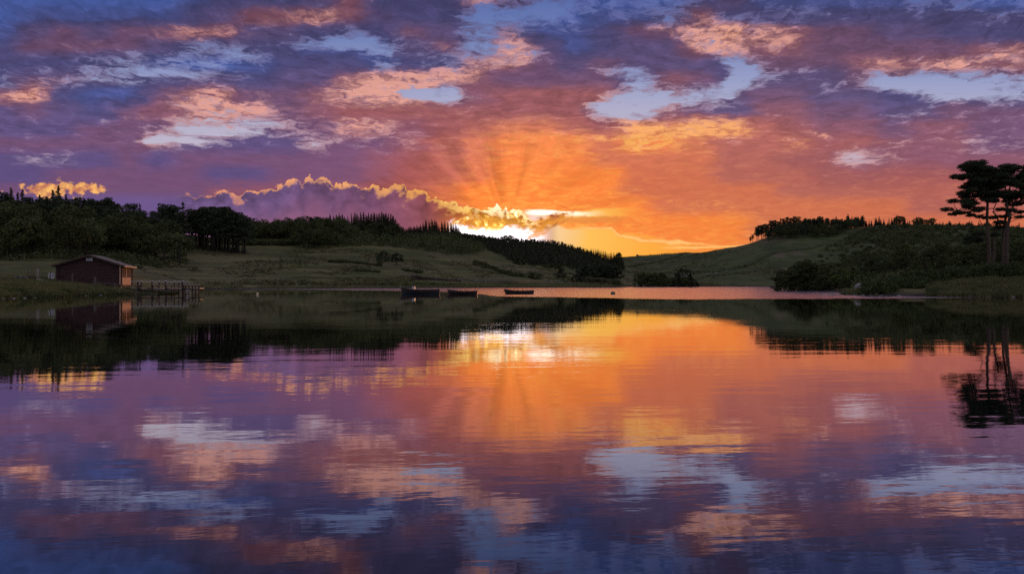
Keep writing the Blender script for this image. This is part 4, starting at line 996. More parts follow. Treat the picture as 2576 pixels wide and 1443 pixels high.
FA = fill_pads([(2414,415),(2440,406),(2470,406),(2496,412),(2502,440),(2502,480),(2492,505),(2460,510),(2436,512),(2422,500),(2434,488),(2416,484),(2432,470),(2442,462),(2410,452),(2408,444),(2428,436)], 36, 1)
FD = fill_pads([(2498,420),(2545,416),(2576,420),(2620,430),(2630,480),(2585,500),(2550,494),(2520,500),(2500,492)], 50, 2)
PLOW = [(2440,590,11,4),(2425,600,12,5),(2450,605,9,4),(2418,611,8,3)]
big_pine('scots_pine', 'tall pine with a bare trunk and windswept crown reaching furthest left over the bank', (2486, 100), [(2486, 676), (2485.5, 640), (2485, 600), (2484.6, 570), (2486, 538), (2484, 506), (2480, 470), (2476, 440), (2474, 418)], PA + FA + PLOW, 3, .30,
         limbs=[[(2485, 512, .12), (2470, 500, .09), (2450, 492, .06), (2432, 489, .04)], [(2485, 528, .11), (2462, 524, .08), (2435, 527, .06), (2408, 531, .035)], [(2482, 486, .1), (2460, 470, .07), (2440, 462, .04)],
                [(2483, 560, .07), (2468, 572, .06), (2452, 584, .045), (2436, 592, .03)], [(2479, 462, .09), (2455, 448, .06), (2430, 444, .03)]],
         snags=[((2485, 612), (2468, 606), .03), ((2486, 560), (2498, 548), .03)])
big_pine('scots_pine', 'thinner crooked pine with a sparse crown between the bare trunk and the forked pine', (2496, 102), [(2496, 682), (2498, 645), (2501.8, 601), (2507, 580), (2511.8, 556), (2504, 543), (2495.5, 533), (2501, 524), (2507.5, 514), (2509, 498)],
         [(2490,521,10,4),(2505,528,9,3),(2520,545,11,4),(2500,562,11,4),(2514,571,9,4),(2481,549,9,3),(2497,545,9,3),(2526,558,8,3),(2512,500,10,5),(2506,590,8,3)], 4, .20,
         limbs=[[(2508, 574, .06), (2520, 566, .045), (2530, 560, .03)]], snags=[((2503, 606), (2517, 600), .03), ((2505, 596), (2494, 590), .025)])
big_pine('scots_pine', 'straight slender pine leaning against the back of the forked pine', (2522, 103), [(2522, 682), (2524, 640), (2526, 592), (2529, 560), (2530.5, 530), (2531, 500), (2529, 470), (2526, 445), (2524, 428)],
         [(2518,470,15,8),(2533,455,15,8),(2527,497,11,4),(2510,440,18,9),(2525,424,14,6),(2500,458,14,8),(2505,482,14,7),(2519,502,11,4),(2505,424,14,7),(2516,486,12,6)], 5, .24)
big_pine('scots_pine', 'broad pine with a forked trunk cut off by the right edge of the picture', (2534.8, 99), [(2534.8, 680), (2535, 640), (2534.5, 600), (2533.5, 565), (2538, 548), (2536, 530), (2535, 512), (2537, 490), (2541, 462), (2543, 434)],
         [(2545,424,13,6),(2560,432,14,7),(2578,424,14,8),(2535,440,18,9),(2560,450,20,9),(2590,440,20,9),(2548,468,18,9),(2575,470,20,9),(2530,486,16,7),(2555,488,14,6),(2600,470,22,12),(2610,450,20,10),(2545,505,10,4),(2575,510,14,4),
          (2600,505,20,5),(2560,526,9,3),(2588,530,12,3),(2572,545,8,2),(2620,490,18,8),(2520,532,10,3),(2545,548,7,2)] + FD, 6, .30,
         limbs=[[(2536, 556, .17), (2544, 540, .15), (2552, 517, .12), (2563, 506, .09), (2576, 498, .07), (2595, 490, .05)], [(2552, 515, .08), (2556, 490, .06), (2562, 465, .04)], [(2560, 508, .06), (2580, 486, .04)]],
         snags=[((2536, 560), (2572, 551), .04), ((2533, 588), (2520, 583), .03), ((2524, 545), (2508, 537), .035), ((2535, 595), (2548, 585), .025)])

# ---- rough ground cover: nobody could count it
def cover(name, poly, n, seed, mat, label, size, hgt, scale, thr, per=7):
    rg = np.random.default_rng(seed)
    x0, x1 = min(p[0] for p in poly), max(p[0] for p in poly); y0, y1 = min(p[1] for p in poly), max(p[1] for p in poly)
    px = rg.uniform(x0, x1, n * 4); yy = rg.uniform(y0, y1, n * 4)
    keep = np.array([inside(a, b, poly) for a, b in zip(px, yy)]); px, yy = px[keep], yy[keep]
    x = X_(px, yy); d = vnoise(x / scale, yy / scale * .6, seed) * .6 + vnoise(x / scale * 3, yy / scale * 3, seed + 1) * .4
    k = d > thr; x, yy, d = x[k][:n], yy[k][:n], d[k][:n]; m = len(x)
    z = ground(x, yy); h = hgt * (.4 + (d - thr) * 4) * rg.uniform(.5, 1.3, m)
    pts = np.stack([np.repeat(x, per) + rg.normal(0, size * 1.1, m * per), np.repeat(yy, per) + rg.normal(0, size, m * per), np.repeat(z, per) + np.repeat(h, per) * rg.uniform(.1, 1, m * per)], 1)
    v, f = leaf_quads(pts, size, rg, .0)
    return tag(obj(name, mesh_np(name, v, f, M[mat])), label, kind='stuff')
cover('tussocks', [(480, 205), (1560, 295), (1560, 440), (1330, 420), (1180, 400), (1000, 380), (740, 385), (480, 345), (180, 205)], 5200, 31, 'tussock', 'dark and pale grass tussocks over the left pasture', .30, .5, 14, .50, 6)
cover('tussocks', [(1560, 345), (1960, 352), (1960, 480), (1890, 590), (1560, 860)], 2600, 32, 'tussock', 'grass tussocks over the fields beyond the far shore', .40, .5, 20, .50, 5)
cover('bracken', [(1990, 470), (2130, 400), (2600, 330), (2640, 590), (2300, 600), (2175, 610), (2060, 540)], 9000, 33, 'bracken', 'bracken and low scrub over the right hillside', .42, 1.2, 24, .47, 8)
cover('bracken', [(2150, 108), (2640, 100), (2640, 330), (2150, 300)], 5200, 34, 'bracken', 'rough growth under the trees of the right bank', .24, 1.0, 8, .40, 8)
cover('undergrowth', [(-80, 200), (320, 205), (470, 262), (470, 345), (-80, 340)], 5200, 35, 'bracken', 'undergrowth on the floor of the left wood', .35, 1.3, 10, .38, 8)
def hedge(label, pts, h, seed, mat='gorse'):
    rg = np.random.default_rng(seed); parts = []; c0 = G(*pts[len(pts) // 2])
    for (pa, ya), (pb, yb) in zip(pts[:-1], pts[1:]):
        a = np.array([X_(pa, ya), ya]); b = np.array([X_(pb, yb), yb]); m = max(2, int(np.linalg.norm(b - a) / 1.3))
        for i in range(m):
            q = a + (b - a) * (i + rg.random()) / m
            if rg.random() < .12: continue
            hh = h * rg.uniform(.45, 1.25); z = float(ground(q[0], q[1]))
            parts.append(leaf_quads(in_clump((q[0] - c0[0], q[1] - c0[1], z - c0[2] + hh * .45), (1.0, .8, hh * .55), 18, rg), .34, rg))
    v, f = join(parts); return tag(obj('hedge', mesh_np('hedge', v, f, M[mat]), None, c0), label, 'hedge')
hedge('dark field hedge climbing to the far skyline right of the pine grove', [(1558, 600), (1600, 640), (1650, 690), (1700, 770), (1735, 860)], 1.6, 1)
hedge('low hedge dipping across the foot of the right hill field', [(1700, 560), (1740, 520), (1785, 500), (1830, 500), (1880, 502)], 1.4, 2)
hedge('broken hedge line rising over the right hill field to the wood', [(1880, 502), (1912, 520), (1950, 535), (1990, 540), (2040, 548), (2070, 556)], 1.3, 3)
hedge('thin dark hedge along the crest of the far skyline', [(1600, 890), (1650, 895), (1700, 900), (1745, 850)], 1.2, 4)
hedge('low dark line of young trees and scrub along the top of the right hill', [(2160, 640), (2230, 636), (2300, 632), (2380, 628), (2450, 626), (2590, 622)], 3.4, 6, 'spruce')
hedge('low dark undergrowth line under the spruces left of the sun', [(820, 470), (900, 474), (1000, 480), (1060, 490), (1160, 510)], 4.0, 7, 'spruce')
hedge('dark scrub line along the near edge of the left pasture', [(520, 210), (620, 214), (720, 222), (850, 236), (1000, 252), (1150, 262)], .8, 5)
# ---- long grass on both near banks: nobody could count it
def grass(name, poly, n, seed, mat, label, h0=.25, h1=.7, shore=0.03):
    rg = np.random.default_rng(seed); rr = random.Random(seed); P0 = []
    x0, x1 = min(p[0] for p in poly), max(p[0] for p in poly); y0, y1 = min(p[1] for p in poly), max(p[1] for p in poly)
    px = rg.uniform(x0, x1, n * 3); yy = rg.uniform(y0, y1, n * 3)
    keep = np.array([inside(a, b, poly) for a, b in zip(px, yy)]); px, yy = px[keep][:n], yy[keep][:n]
    x = X_(px, yy); z = ground(x, yy); ok = z > shore; x, yy, z = x[ok], yy[ok], z[ok]
    dens = vnoise(x / 1.8, yy / 1.8, seed) * .6 + vnoise(x / .6, yy / .6, seed + 1) * .4
    k = dens > .33; x, yy, z, dens = x[k], yy[k], z[k], dens[k]
    m = len(x); a = rg.uniform(0, 3.14, m); h = (h0 + (h1 - h0) * dens ** 1.5) * rg.uniform(.6, 1.3, m); w = rg.uniform(.03, .09, m)
    lx, ly = rg.normal(0, .16, m), rg.normal(0, .16, m)
    b0 = np.stack([x - np.cos(a) * w, yy - np.sin(a) * w, z - .05], 1); b1 = np.stack([x + np.cos(a) * w, yy + np.sin(a) * w, z - .05], 1)
    tp = np.stack([x + lx, yy + ly, z + h], 1)
    V = np.stack([b0, b1, tp], 1).reshape(-1, 3)
    return tag(obj(name, mesh_np(name, V, np.arange(m * 3).reshape(m, 3), M[mat])), label, kind='stuff')
grass('bank_grass', [(-60, 68), (150, 76), (260, 90), (330, 100), (345, 104), (345, 112), (240, 116), (-60, 118)], 60000, 1, 'grass', 'long rough grass on the bank in front of the boathouse', .3, .95)
grass('waterside_grass', [(-60, 70), (150, 79), (250, 92), (320, 101), (320, 105), (240, 99), (140, 87), (-60, 78)], 22000, 2, 'grass2', 'green tufts hanging over the water below the boathouse', .2, .55, .01)
grass('bank_grass', [(2330, 82), (2640, 72), (2640, 96), (2460, 99), (2330, 98)], 36000, 3, 'grass', 'long pale grass on the right bank below the gorse', .3, .9)
grass('bank_grass', [(2110, 90), (2205, 88), (2215, 104), (2150, 108), (2112, 100)], 9000, 4, 'grass', 'dry grass on the rocky point below the boulders', .2, .5)
grass('reeds', [(318, 101), (470, 104), (475, 120), (335, 120)], 9000, 5, 'grass2', 'low reeds in the shallow water under the jetty', .15, .4, -.02)
grass('shore_grass', [(500, 190), (1560, 286), (1560, 305), (1000, 262), (500, 205)], 34000, 6, 'grass', 'rough grass fringe along the far shore', .5, 1.1)

# ------------------------------------------------------------------ boathouse
def mat_paint(name, c1, c2, rough=0.6, scale=3.0, stretch=(1, 1, 1), spec=0.3):
    return mat_simple(name, c1, c2, scale, rough, stretch, spec)
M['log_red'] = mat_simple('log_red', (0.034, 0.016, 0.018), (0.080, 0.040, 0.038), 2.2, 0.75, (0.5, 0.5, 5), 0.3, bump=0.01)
M['log_lit'] = mat_simple('log_lit_tone', (0.50, 0.29, 0.17), (0.78, 0.50, 0.32), 2.5, 0.7, (0.5, 0.5, 5), 0.3, bump=0.01)  # lit copy of the logs: orange evening light put into the colour
M['board'] = mat_simple('board', (0.05, 0.028, 0.022), (0.10, 0.06, 0.045), 3, 0.75, (1, 1, 1))
M['felt'] = mat_simple('felt', (0.075, 0.075, 0.08), (0.14, 0.135, 0.14), 3, 0.8)
M['concrete'] = mat_simple('concrete', (0.20, 0.19, 0.18), (0.36, 0.34, 0.33), 2.5, 0.9)
M['curtain'] = mat_simple('curtain', (0.20, 0.13, 0.09), (0.30, 0.20, 0.14), 3, 0.9, (8, 8, 0.5))
M['white'] = mat_simple('white_paint', (0.45, 0.45, 0.47), (0.70, 0.70, 0.72), 5, 0.55)
M['mark'] = mat_simple('dark_lettering', (0.02, 0.02, 0.03), (0.05, 0.05, 0.06), 4, 0.7)
M['galv'] = mat_simple('pale_metal', (0.32, 0.33, 0.36), (0.5, 0.5, 0.54), 4, 0.4, spec=0.6)
M['glass'] = mat_simple('dark_glass', (0.015, 0.015, 0.018), (0.03, 0.03, 0.035), 2, 0.12, spec=0.6)
M['tar'] = mat_simple('tarred_wood', (0.018, 0.015, 0.015), (0.045, 0.035, 0.032), 4, 0.7, (1, 1, 6))
M['jetty_red'] = mat_simple('jetty_beam', (0.06, 0.03, 0.025), (0.12, 0.065, 0.05), 4, 0.75)
M['hull'] = mat_simple('boat_hull', (0.018, 0.014, 0.016), (0.05, 0.035, 0.032), 3, 0.5, (3, 1, 1), 0.4)
M['hull_blue'] = mat_simple('boat_blue', (0.012, 0.042, 0.075), (0.025, 0.075, 0.12), 3, 0.5, (2, 1, 1), 0.4)
M['hull_in'] = mat_simple('boat_inside', (0.07, 0.045, 0.032), (0.13, 0.085, 0.06), 3, 0.6)
M['rope'] = mat_simple('rope', (0.05, 0.045, 0.04), (0.09, 0.08, 0.07), 8, 0.9)
M['buoy'] = mat_simple('buoy_pale', (0.55, 0.42, 0.30), (0.75, 0.60, 0.45), 3, 0.5)
M['buoy_dark'] = mat_simple('buoy_box', (0.10, 0.09, 0.10), (0.20, 0.18, 0.18), 3, 0.6)

def boathouse():
    FLx, FLy, FRx, FRy = X_(146, 103.5), 103.5, X_(303, 106.0), 106.0
    g = Vector((FRx - FLx, FRy - FLy, 0)); Wd = g.length; rz = math.atan2(g.y, g.x); D = 7.0
    floor = 1.28; eave = 4.50 - floor; ridge = 5.95 - floor; mid = Wd / 2
    t = thing('boathouse', 'low dark red log boathouse with a shallow pitched roof on the left bank', 'boathouse', (FLx, FLy, floor), rz)
    lh = .155; rows = int(math.ceil(ridge / lh))
    def half_at(z): return mid if z <= eave else mid * max(0.0, (ridge - z) / (ridge - eave))
    def log(mb, a, b, z, r=lh * .5):
        a, b = Vector((a[0], a[1], z)), Vector((b[0], b[1], z)); mb.tube([a, b], r * 1.04, 8)
    front, back, sideL, sideR = MB(), MB(), MB(), MB()
    for i in range(rows):
        z = lh * (i + .5); h = half_at(z + lh * .3); ex = .26 if z < eave else 0.0
        if h < .12: continue
        log(front, (mid - h - ex, 0), (mid + h + ex, 0), z); log(back, (mid - h - ex, D), (mid + h + ex, D), z)
        if z < eave:
            log(sideL, (0, -.26), (0, D + .26), z + lh * .5)
            if z < 1.25: log(sideR, (Wd, -.26), (Wd, D + .26), z + lh * .5)
            else:
                for y0, y1 in ((-.26, .45), (D / 2 - .2, D / 2 + .2), (D - .45, D + .26)): log(sideR, (Wd, y0), (Wd, y1), z + lh * .5)
    front.box((mid, .0, eave / 2), (Wd - .06, .05, eave)); back.box((mid, D, eave / 2), (Wd - .06, .05, eave))
    for mb, y in ((front, .0), (back, D)):
        mb.add([(0.03, y, eave), (Wd - .03, y, eave), (mid, y, ridge - .04)], [(0, 1, 2), (2, 1, 0)])
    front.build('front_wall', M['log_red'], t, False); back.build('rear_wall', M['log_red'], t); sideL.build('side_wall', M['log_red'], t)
    o = sideR.build('side_wall', M['log_lit'], t); o['label'] = 'log wall with the orange light put into its colour'
    # two window bays in the lit wall
    for y0, y1 in ((.45, D / 2 - .2), (D / 2 + .2, D - .45)):
        w = MB(); z0, z1 = 1.33, eave - .06
        w.bar((Wd - .02, y0 + .04, z0), (Wd - .02, y1 - .04, z0), .16, .07).bar((Wd - .02, y0 + .04, z1), (Wd - .02, y1 - .04, z1), .16, .07)
        w.bar((Wd - .02, y0 + .04, z0), (Wd - .02, y0 + .04, z1), .16, .09).bar((Wd - .02, y1 - .04, z0), (Wd - .02, y1 - .04, z1), .16, .09)
        wo = w.build('window', M['board'], t)
        p = MB(); p.box((Wd - .10, (y0 + y1) / 2, (z0 + z1) / 2), (.02, y1 - y0 - .1, z1 - z0 - .05)); p.build('pane', M['glass'], wo)
        c = MB(); L = y1 - y0 - .2
        for k in range(7):
            yc = y0 + .1 + L * (k + .5) / 7
            if k == 3: continue
            c.box((Wd - .06, yc, (z0 + z1) / 2 + .02), (.035, L / 7 * .62, z1 - z0 - .14))
        c.build('shutter', M['curtain'], wo)
    # roof: two slabs, boards and fascia
    s = (ridge - eave) / mid; ov = .70; fo = .55
    r = MB(); th = .10
    for sg in (-1, 1):
        x1 = mid + sg * (mid + ov); z1 = eave - s * ov
        q = [(mid, -fo, ridge + .10), (x1, -fo, z1 + .10), (x1, D + fo, z1 + .10), (mid, D + fo, ridge + .10)]
        r.add(q + [(a, b, c - th) for a, b, c in q], [(0, 1, 2, 3), (7, 6, 5, 4), (0, 4, 5, 1), (1, 5, 6, 2), (2, 6, 7, 3), (3, 7, 4, 0)])
    ro = r.build('roof', M['felt'], t)
    for y in (-fo - .03, D + fo + .03):
        b = MB()
        for sg in (-1, 1):
            x1 = mid + sg * (mid + ov + .02); z1 = eave - s * ov
            b.add([(mid, y - .02, ridge + .12), (x1, y - .02, z1 + .12), (x1, y - .02, z1 - .16), (mid, y - .02, ridge - .16), (mid, y + .02, ridge + .12), (x1, y + .02, z1 + .12), (x1, y + .02, z1 - .16), (mid, y + .02, ridge - .16)],
                  [(0, 1, 2, 3), (7, 6, 5, 4), (0, 4, 5, 1), (1, 5, 6, 2), (2, 6, 7, 3), (3, 7, 4, 0)])
        b.build('bargeboard', M['board'], ro)
    for sg in (-1, 1):
        f = MB(); x1 = mid + sg * (mid + ov + .03); z1 = eave - s * ov
        f.bar((x1, -fo, z1 - .01), (x1, D + fo, z1 - .01), .05, .20); f.build('fascia', M['log_lit'] if sg == 1 else M['board'], ro)  # right fascia takes the lit log colour, left one stays dark
    # plinth, blocks and step
    p = MB(); p.box((mid, D / 2, -.12), (Wd + .05, D + .05, .16)).build('sill_beam', M['board'], t)
    for (x, y, sx, sy) in ((.4, .3, .9, .5), (mid, .3, .6, .5), (Wd - .35, .35, .9, .7), (Wd - .3, D * .5, .5, .7), (Wd - .35, D - .4, .8, .7), (.4, D - .4, .9, .5)):
        q = MB(); q.box((x, y, -.62), (sx, sy, .86), taper=.94).build('concrete_footing', M['concrete'], t)
    # notice high on the gable
    n_ = MB(); n_.box((mid, -.12, ridge - .62), (.86, .04, .48)); pl = n_.build('notice_board', M['white'], t)
    m_ = MB()
    for k, (w, z) in enumerate(((.62, .10), (.66, .0), (.5, -.10))): m_.box((mid, -.146, ridge - .62 + z), (w, .006, .045))
    m_.build('lettering', M['mark'], pl)
boathouse()

# ------------------------------------------------------------------ jetty
def jetty():
    y0 = 106.2; zd = .84; x0, x1 = X_(333, y0), X_(501.5, y0)
    t = thing('jetty', 'low wooden jetty with white-capped posts and a pale handrail beside the boathouse', 'jetty', (x0, y0, 0))
    L = x1 - x0
    d = MB(); n = int(L / .16)
    for i in range(n): d.box((L * (i + .5) / n, .85, zd + .002 * (i % 3)), (L / n * .88, 1.7, .05))
    d.build('deck', M['galv'], t)
    for y in (.06, 1.64):
        b = MB(); b.bar((0, y, zd - .13), (L, y, zd - .13), .09, .18).build('beam', M['jetty_red'], t)
    def post(px, top, y, w=.21, bot=-.9, cap=True):
        x = X_(px, y0 + y) - x0; m = MB(); m.tube([(x, y, bot), (x, y, top)], w * .5, 8); po = m.build('post', M['tar'], t)
        if cap: c = MB(); c.dome((x, y, top), w * .62, 10, 3, .55); c.build('cap', M['white'], po, True)
    zr = 1.96
    for i, px in enumerate((347.3, 382.8, 417.4, 459.3)): post(px, zr, .0, .24)
    for px in (356, 400.7, 438.8, 450.4): post(px, zr, 1.72, .19)
    for px in (351, 385, 418.8, 463): post(px, 1.46, -.16, .20)
    for px in (353.5, 396, 432): post(px, 1.46, 1.85, .17)
    for px in (467.6, 475.8, 484.3, 492.3, 501.0): post(px, 1.44, -.1 + .3 * ((px * 7) % 3) / 3, .21)
    for y in (.0, 1.72):
        r = MB(); r.bar((-.3, y, zr - .05), (X_(460.5, y0) - x0, y, zr - .05), .10, .09).build('handrail', M['galv'], t)
    l = MB(); xa, xb = X_(469, y0) - x0, X_(481, y0) - x0
    for z in (.62, .40, .18): l.bar((xa, -.28, z), (xb, -.28, z), .05)
    l.build('ladder', M['galv'], t)
jetty()

# ------------------------------------------------------------------ fences, stile, signs, walls on the left bank
def post_mb(mb, px, y, top, w=.14, base=None, lean=0.0):
    x = X_(px, y); z0 = float(ground(x, y)) if base is None else base; z1 = Z_(top, y)
    mb.tube([(x, y, z0 - .3), (x + lean, y, z1)], [w * .55, w * .5], 6)
    return x, z0, z1
def fence(label, group, y, posts, rails, mat, name='fence', w=.14, cat='fence'):
    x0 = X_(posts[0][0], y); t = thing(name, label, cat, (x0, y, 0), group=group)
    def sub(nm, mb): o = mb.build(nm, mat, t); o.location = (-x0, -y, 0); return o
    for p in posts:
        mb = MB(); post_mb(mb, p[0], y, p[1], w, base=p[2] if len(p) > 2 else None, lean=p[3] if len(p) > 3 else 0); sub('post', mb)
    for a, b in rails:
        mb = MB(); mb.bar((X_(a[0], y), y - w * .6, Z_(a[1], y)), (X_(b[0], y), y - w * .6, Z_(b[1], y)), .05, .11); sub('rail', mb)
    return t
fence('broken wooden fence whose rails sag into the water in front of the jetty', None, 101.5, [(289, 711), (342.5, 717, -.3), (395, 730, -.4)], [((235, 708.5), (333.6, 719.5)), ((248, 721.3), (322, 732)), ((331, 717.5), (441, 735)), ((322, 731), (395, 739.5))], M['old_wood'])
for px, top, lab in ((182, 688.5, 'lone weathered post standing in the grass before the left half of the boathouse'), (239, 696.5, 'short wide post where the sagging fence rails begin')):
    mb = MB(); yy = 99.5; x = X_(px, yy); z = float(ground(x, yy)); h = Z_(top, yy) - z
    mb.tube([(0, 0, -.3), (0.03, 0, h)], [.10, .085] if px < 200 else [.17, .15], 7); o = mb.build('wooden_post', M['old_wood']); o.location = (x, yy, z); tag(o, lab, 'post')
for px, top, yy, w, ln, lab in ((72.5, 678, 107, .19, 0, 'thick leftmost post of the group beside the stile ladder'), (79.5, 679, 108, .12, .06, 'thin leaning post right of the thickest stile post'), (86, 676, 107, .17, -.05, 'stout dark post just left of the pale stile ladder'),
                                (106, 682, 108, .10, 0, 'slim post right of the pale stile ladder'), (113, 683, 108, .10, .03, 'slim post halfway between the ladder and the signs'), (127.6, 682, 106, .14, 0, 'dark post standing between the two white signs')):
    mb = MB(); x = X_(px, yy); z = float(ground(x, yy)); h = Z_(top, yy) - z
    mb.tube([(0, 0, -.3), (ln, 0, h)], [w * .55, w * .48], 7); o = mb.build('wooden_post', M['old_wood']); o.location = (x, yy, z); tag(o, lab, 'post')
def stile():
    y = 106.5; x = X_(96, y); z = float(ground(x, y)); h = Z_(675, y) - z
    t = thing('stile_ladder', 'narrow upright ladder with six pale rungs among the posts', 'ladder', (x, y, z))
    for s in (-1, 1):
        m = MB(); m.bar((s * .24, 0, -.2), (s * .24, 0, h), .07, .07).build('stile_rail', M['old_wood'], t)
    for i in range(6):
        m = MB(); m.bar((-.24, -.03, h * (.10 + .165 * i)), (.24, -.03, h * (.10 + .165 * i) + .02), .06, .07).build('rung', M['white'], t)
stile()
def trough():
    y = 105.5; x = X_(108, y); z = float(ground(x, y)); m = MB()
    m.box((0, 0, .16), (.98, .30, .10)).box((-.4, 0, .05), (.08, .28, .2)).box((.4, 0, .05), (.08, .28, .2)).box((-.42, 0, .24), (.1, .26, .1))
    o = m.build('plank_bench', M['white']); o.location = (x, y, Z_(704.5, y) - .12); tag(o, 'low pale plank lying level in the grass right of the ladder', 'plank')
trough()
def sign(px, py, w, h, y, ang, label, top=None, strips=5):
    x, z = X_(px, y), Z_(py, y); g = float(ground(x, y))
    t = thing('sign', label, 'sign', (x, y, g))
    if top is not None:
        m = MB(); m.tube([(0, .04, -.3), (.06, .04, Z_(top, y) - g)], .035, 6); m.build('pole', M['galv'], t)
    else:
        m = MB(); m.tube([(0, .04, -.3), (0, .04, z - g + h * .4)], .03, 6); m.build('pole', M['old_wood'], t)
    Rm = Matrix.Rotation(ang, 3, 'Y'); c = Vector((0, -.03, z - g))
    m = MB(); m.box(c, (w, .02, h), Rm); b = m.build('sign_board', M['white'], t)
    l = MB(); rg = random.Random(int(px))
    for i in range(strips):
        zz = h * (.36 - .72 * i / (strips - 1)); wl = w * rg.uniform(.55, .8)
        k = 3; xx = -wl / 2
        for q in range(k):
            ww = wl / k * rg.uniform(.6, .95); l.box(c + Rm @ Vector((xx + ww / 2, -.014, zz)), (ww, .006, h / strips * .42), Rm); xx += wl / k
    l.build('lettering', M['mark'], b)
sign(133.3, 693.8, .56, .86, 105.5, R(7), 'tilted white notice covered in dark lines beside the boathouse wall', 677)
sign(124.2, 692.5, .24, .84, 105.8, R(14), 'smaller crumpled white notice left of the dark post', None, 4)
def dry_wall(px0, px1, y0, y1, h, seed, label, n, name='dry_stone_wall', jit=.25):
    rg = random.Random(seed); mb = MB(); xm, ym = X_((px0 + px1) / 2, (y0 + y1) / 2), (y0 + y1) / 2; zm = float(ground(xm, ym))
    for i in range(n):
        t = (i + .5) / n; px = px0 + (px1 - px0) * t; y = y0 + (y1 - y0) * t; hh = h * rg.uniform(.5, 1.1)
        x = X_(px, y); z = float(ground(x, y)); lay = max(1, int(hh / .28))
        for k in range(lay):
            s = rg.uniform(.28, .46) * (h / .9) ** .5
            Rm = Matrix.Rotation(rg.uniform(-.3, .3), 3, 'Z') @ Matrix.Rotation(rg.uniform(-.25, .25), 3, 'X')
            mb.box((x - xm + rg.uniform(-jit, jit), y - ym + rg.uniform(-.15, .15), z - zm + k * .27 + .08), (s * 1.5, .45, s * .85), Rm, taper=rg.uniform(.65, .9))
    o = mb.build(name, M['stone']); o.location = (xm, ym, zm); tag(o, label, 'wall')
dry_wall(-40, 70, 106, 109, .85, 1, 'dark dry stone wall running in from the left edge to the stile', 46)
dry_wall(1150, 1304, 296, 285, .9, 2, 'long tumbled stone wall crossing the pasture behind the boats', 80)
dry_wall(1332, 1436, 312, 305, .8, 3, 'low broken stone wall left of the pine grove', 40)
dry_wall(1000, 1052, 300, 298, .7, 4, 'short tumbled wall at the edge of the heather patch', 26)
for i, (px, y) in enumerate(((98, 110), (108, 110), (118, 109), (126, 109), (139, 109), (77, 110))):
    plant('bramble0', X_(px, y), y, .75 + .1 * (i % 3), 'low bramble growing among the posts and signs by the boathouse', 'bush', 'brambles by the stile')
for i, (px, y, s) in enumerate(((6, 76, .7), (30, 78, .8), (62, 79, .6), (150, 84, .75), (215, 92, .65), (275, 99, .6), (330, 105, .55), (318, 108, .6), (110, 83, .5))):
    plant('bramble0', X_(px, y), y, s, 'low leafy clump at the edge of the left bank', 'bush', 'clumps on the left bank')

# ------------------------------------------------------------------ far shore fence and gate
fence('thin wire fence of scattered posts on the far shore left of the gate', None, 233, [(643, 702), (654.5, 699.5), (668.4, 700.5), (694.5, 698.5), (703.3, 698), (706, 699), (721.2, 699), (738, 700.5)], [((654, 702), (668.5, 703)), ((703, 700), (721.5, 701))], M['old_wood'], w=.16)
fence('fence rail sloping down from the gate towards the water', None, 240, [(787, 707), (801, 709), (815, 713)], [((770, 711), (824, 719)), ((770, 703.5), (787, 705.5))], M['old_wood'], w=.15)
fence('low wooden rail structure standing at the waterline right of the far gate', None, 238, [(828, 713), (845, 714.5), (859, 714.5), (872, 716)], [((828, 713.8), (863, 714.5)), ((855, 717), (887, 720)), ((858, 720.5), (887, 722.5))], M['old_wood'], w=.22)
def gate():
    y = 241; x = X_(752.5, y); z = float(ground(x, y)); zz = Z_(710.5, y) - z; w = X_(769.4, y) - x; h = 1.12
    t = thing('field_gate', 'small wooden field gate with a diagonal brace on the far shore', 'gate', (x, y, z + zz))
    for xx in (0, .28, w * .78, w): m = MB(); m.tube([(xx, 0, -.4), (xx, 0, h)], .09, 6); m.build('post', M['tar'], t)
    m = MB()
    for k in range(3): m.bar((.28, -.05, .12 + k * .42), (w * .78, -.05, .12 + k * .42), .05, .09)
    m.bar((.28, -.08, .12), (w * .78, -.08, .96), .05, .08); m.build('gate_leaf', M['tar'], t)
gate()
for i, px in enumerate((690, 697, 704, 712, 719)):
    top_tree('bramble0', px, 226, 713 + (i % 2) * 2, 'rounded bush with a few white flowers at the far waterline', 'flowering bushes at the far waterline', 'bush', sx=1.2)
fl = MB(); rr = random.Random(4)
for px, py in [(689 + rr.random() * 22, 712.5 + rr.random() * 5) for _ in range(26)] + [(743 + rr.random() * 4, 715 + rr.random() * 3) for _ in range(5)] + [(775 + rr.random() * 6, 714.5 + rr.random() * 3) for _ in range(8)]:
    fl.box((X_(px, 223), 223, Z_(py, 223)), (.16, .1, .13))
tag(fl.build('flowers', M['white']), 'small white flowers dotted along the far waterline', kind='stuff')

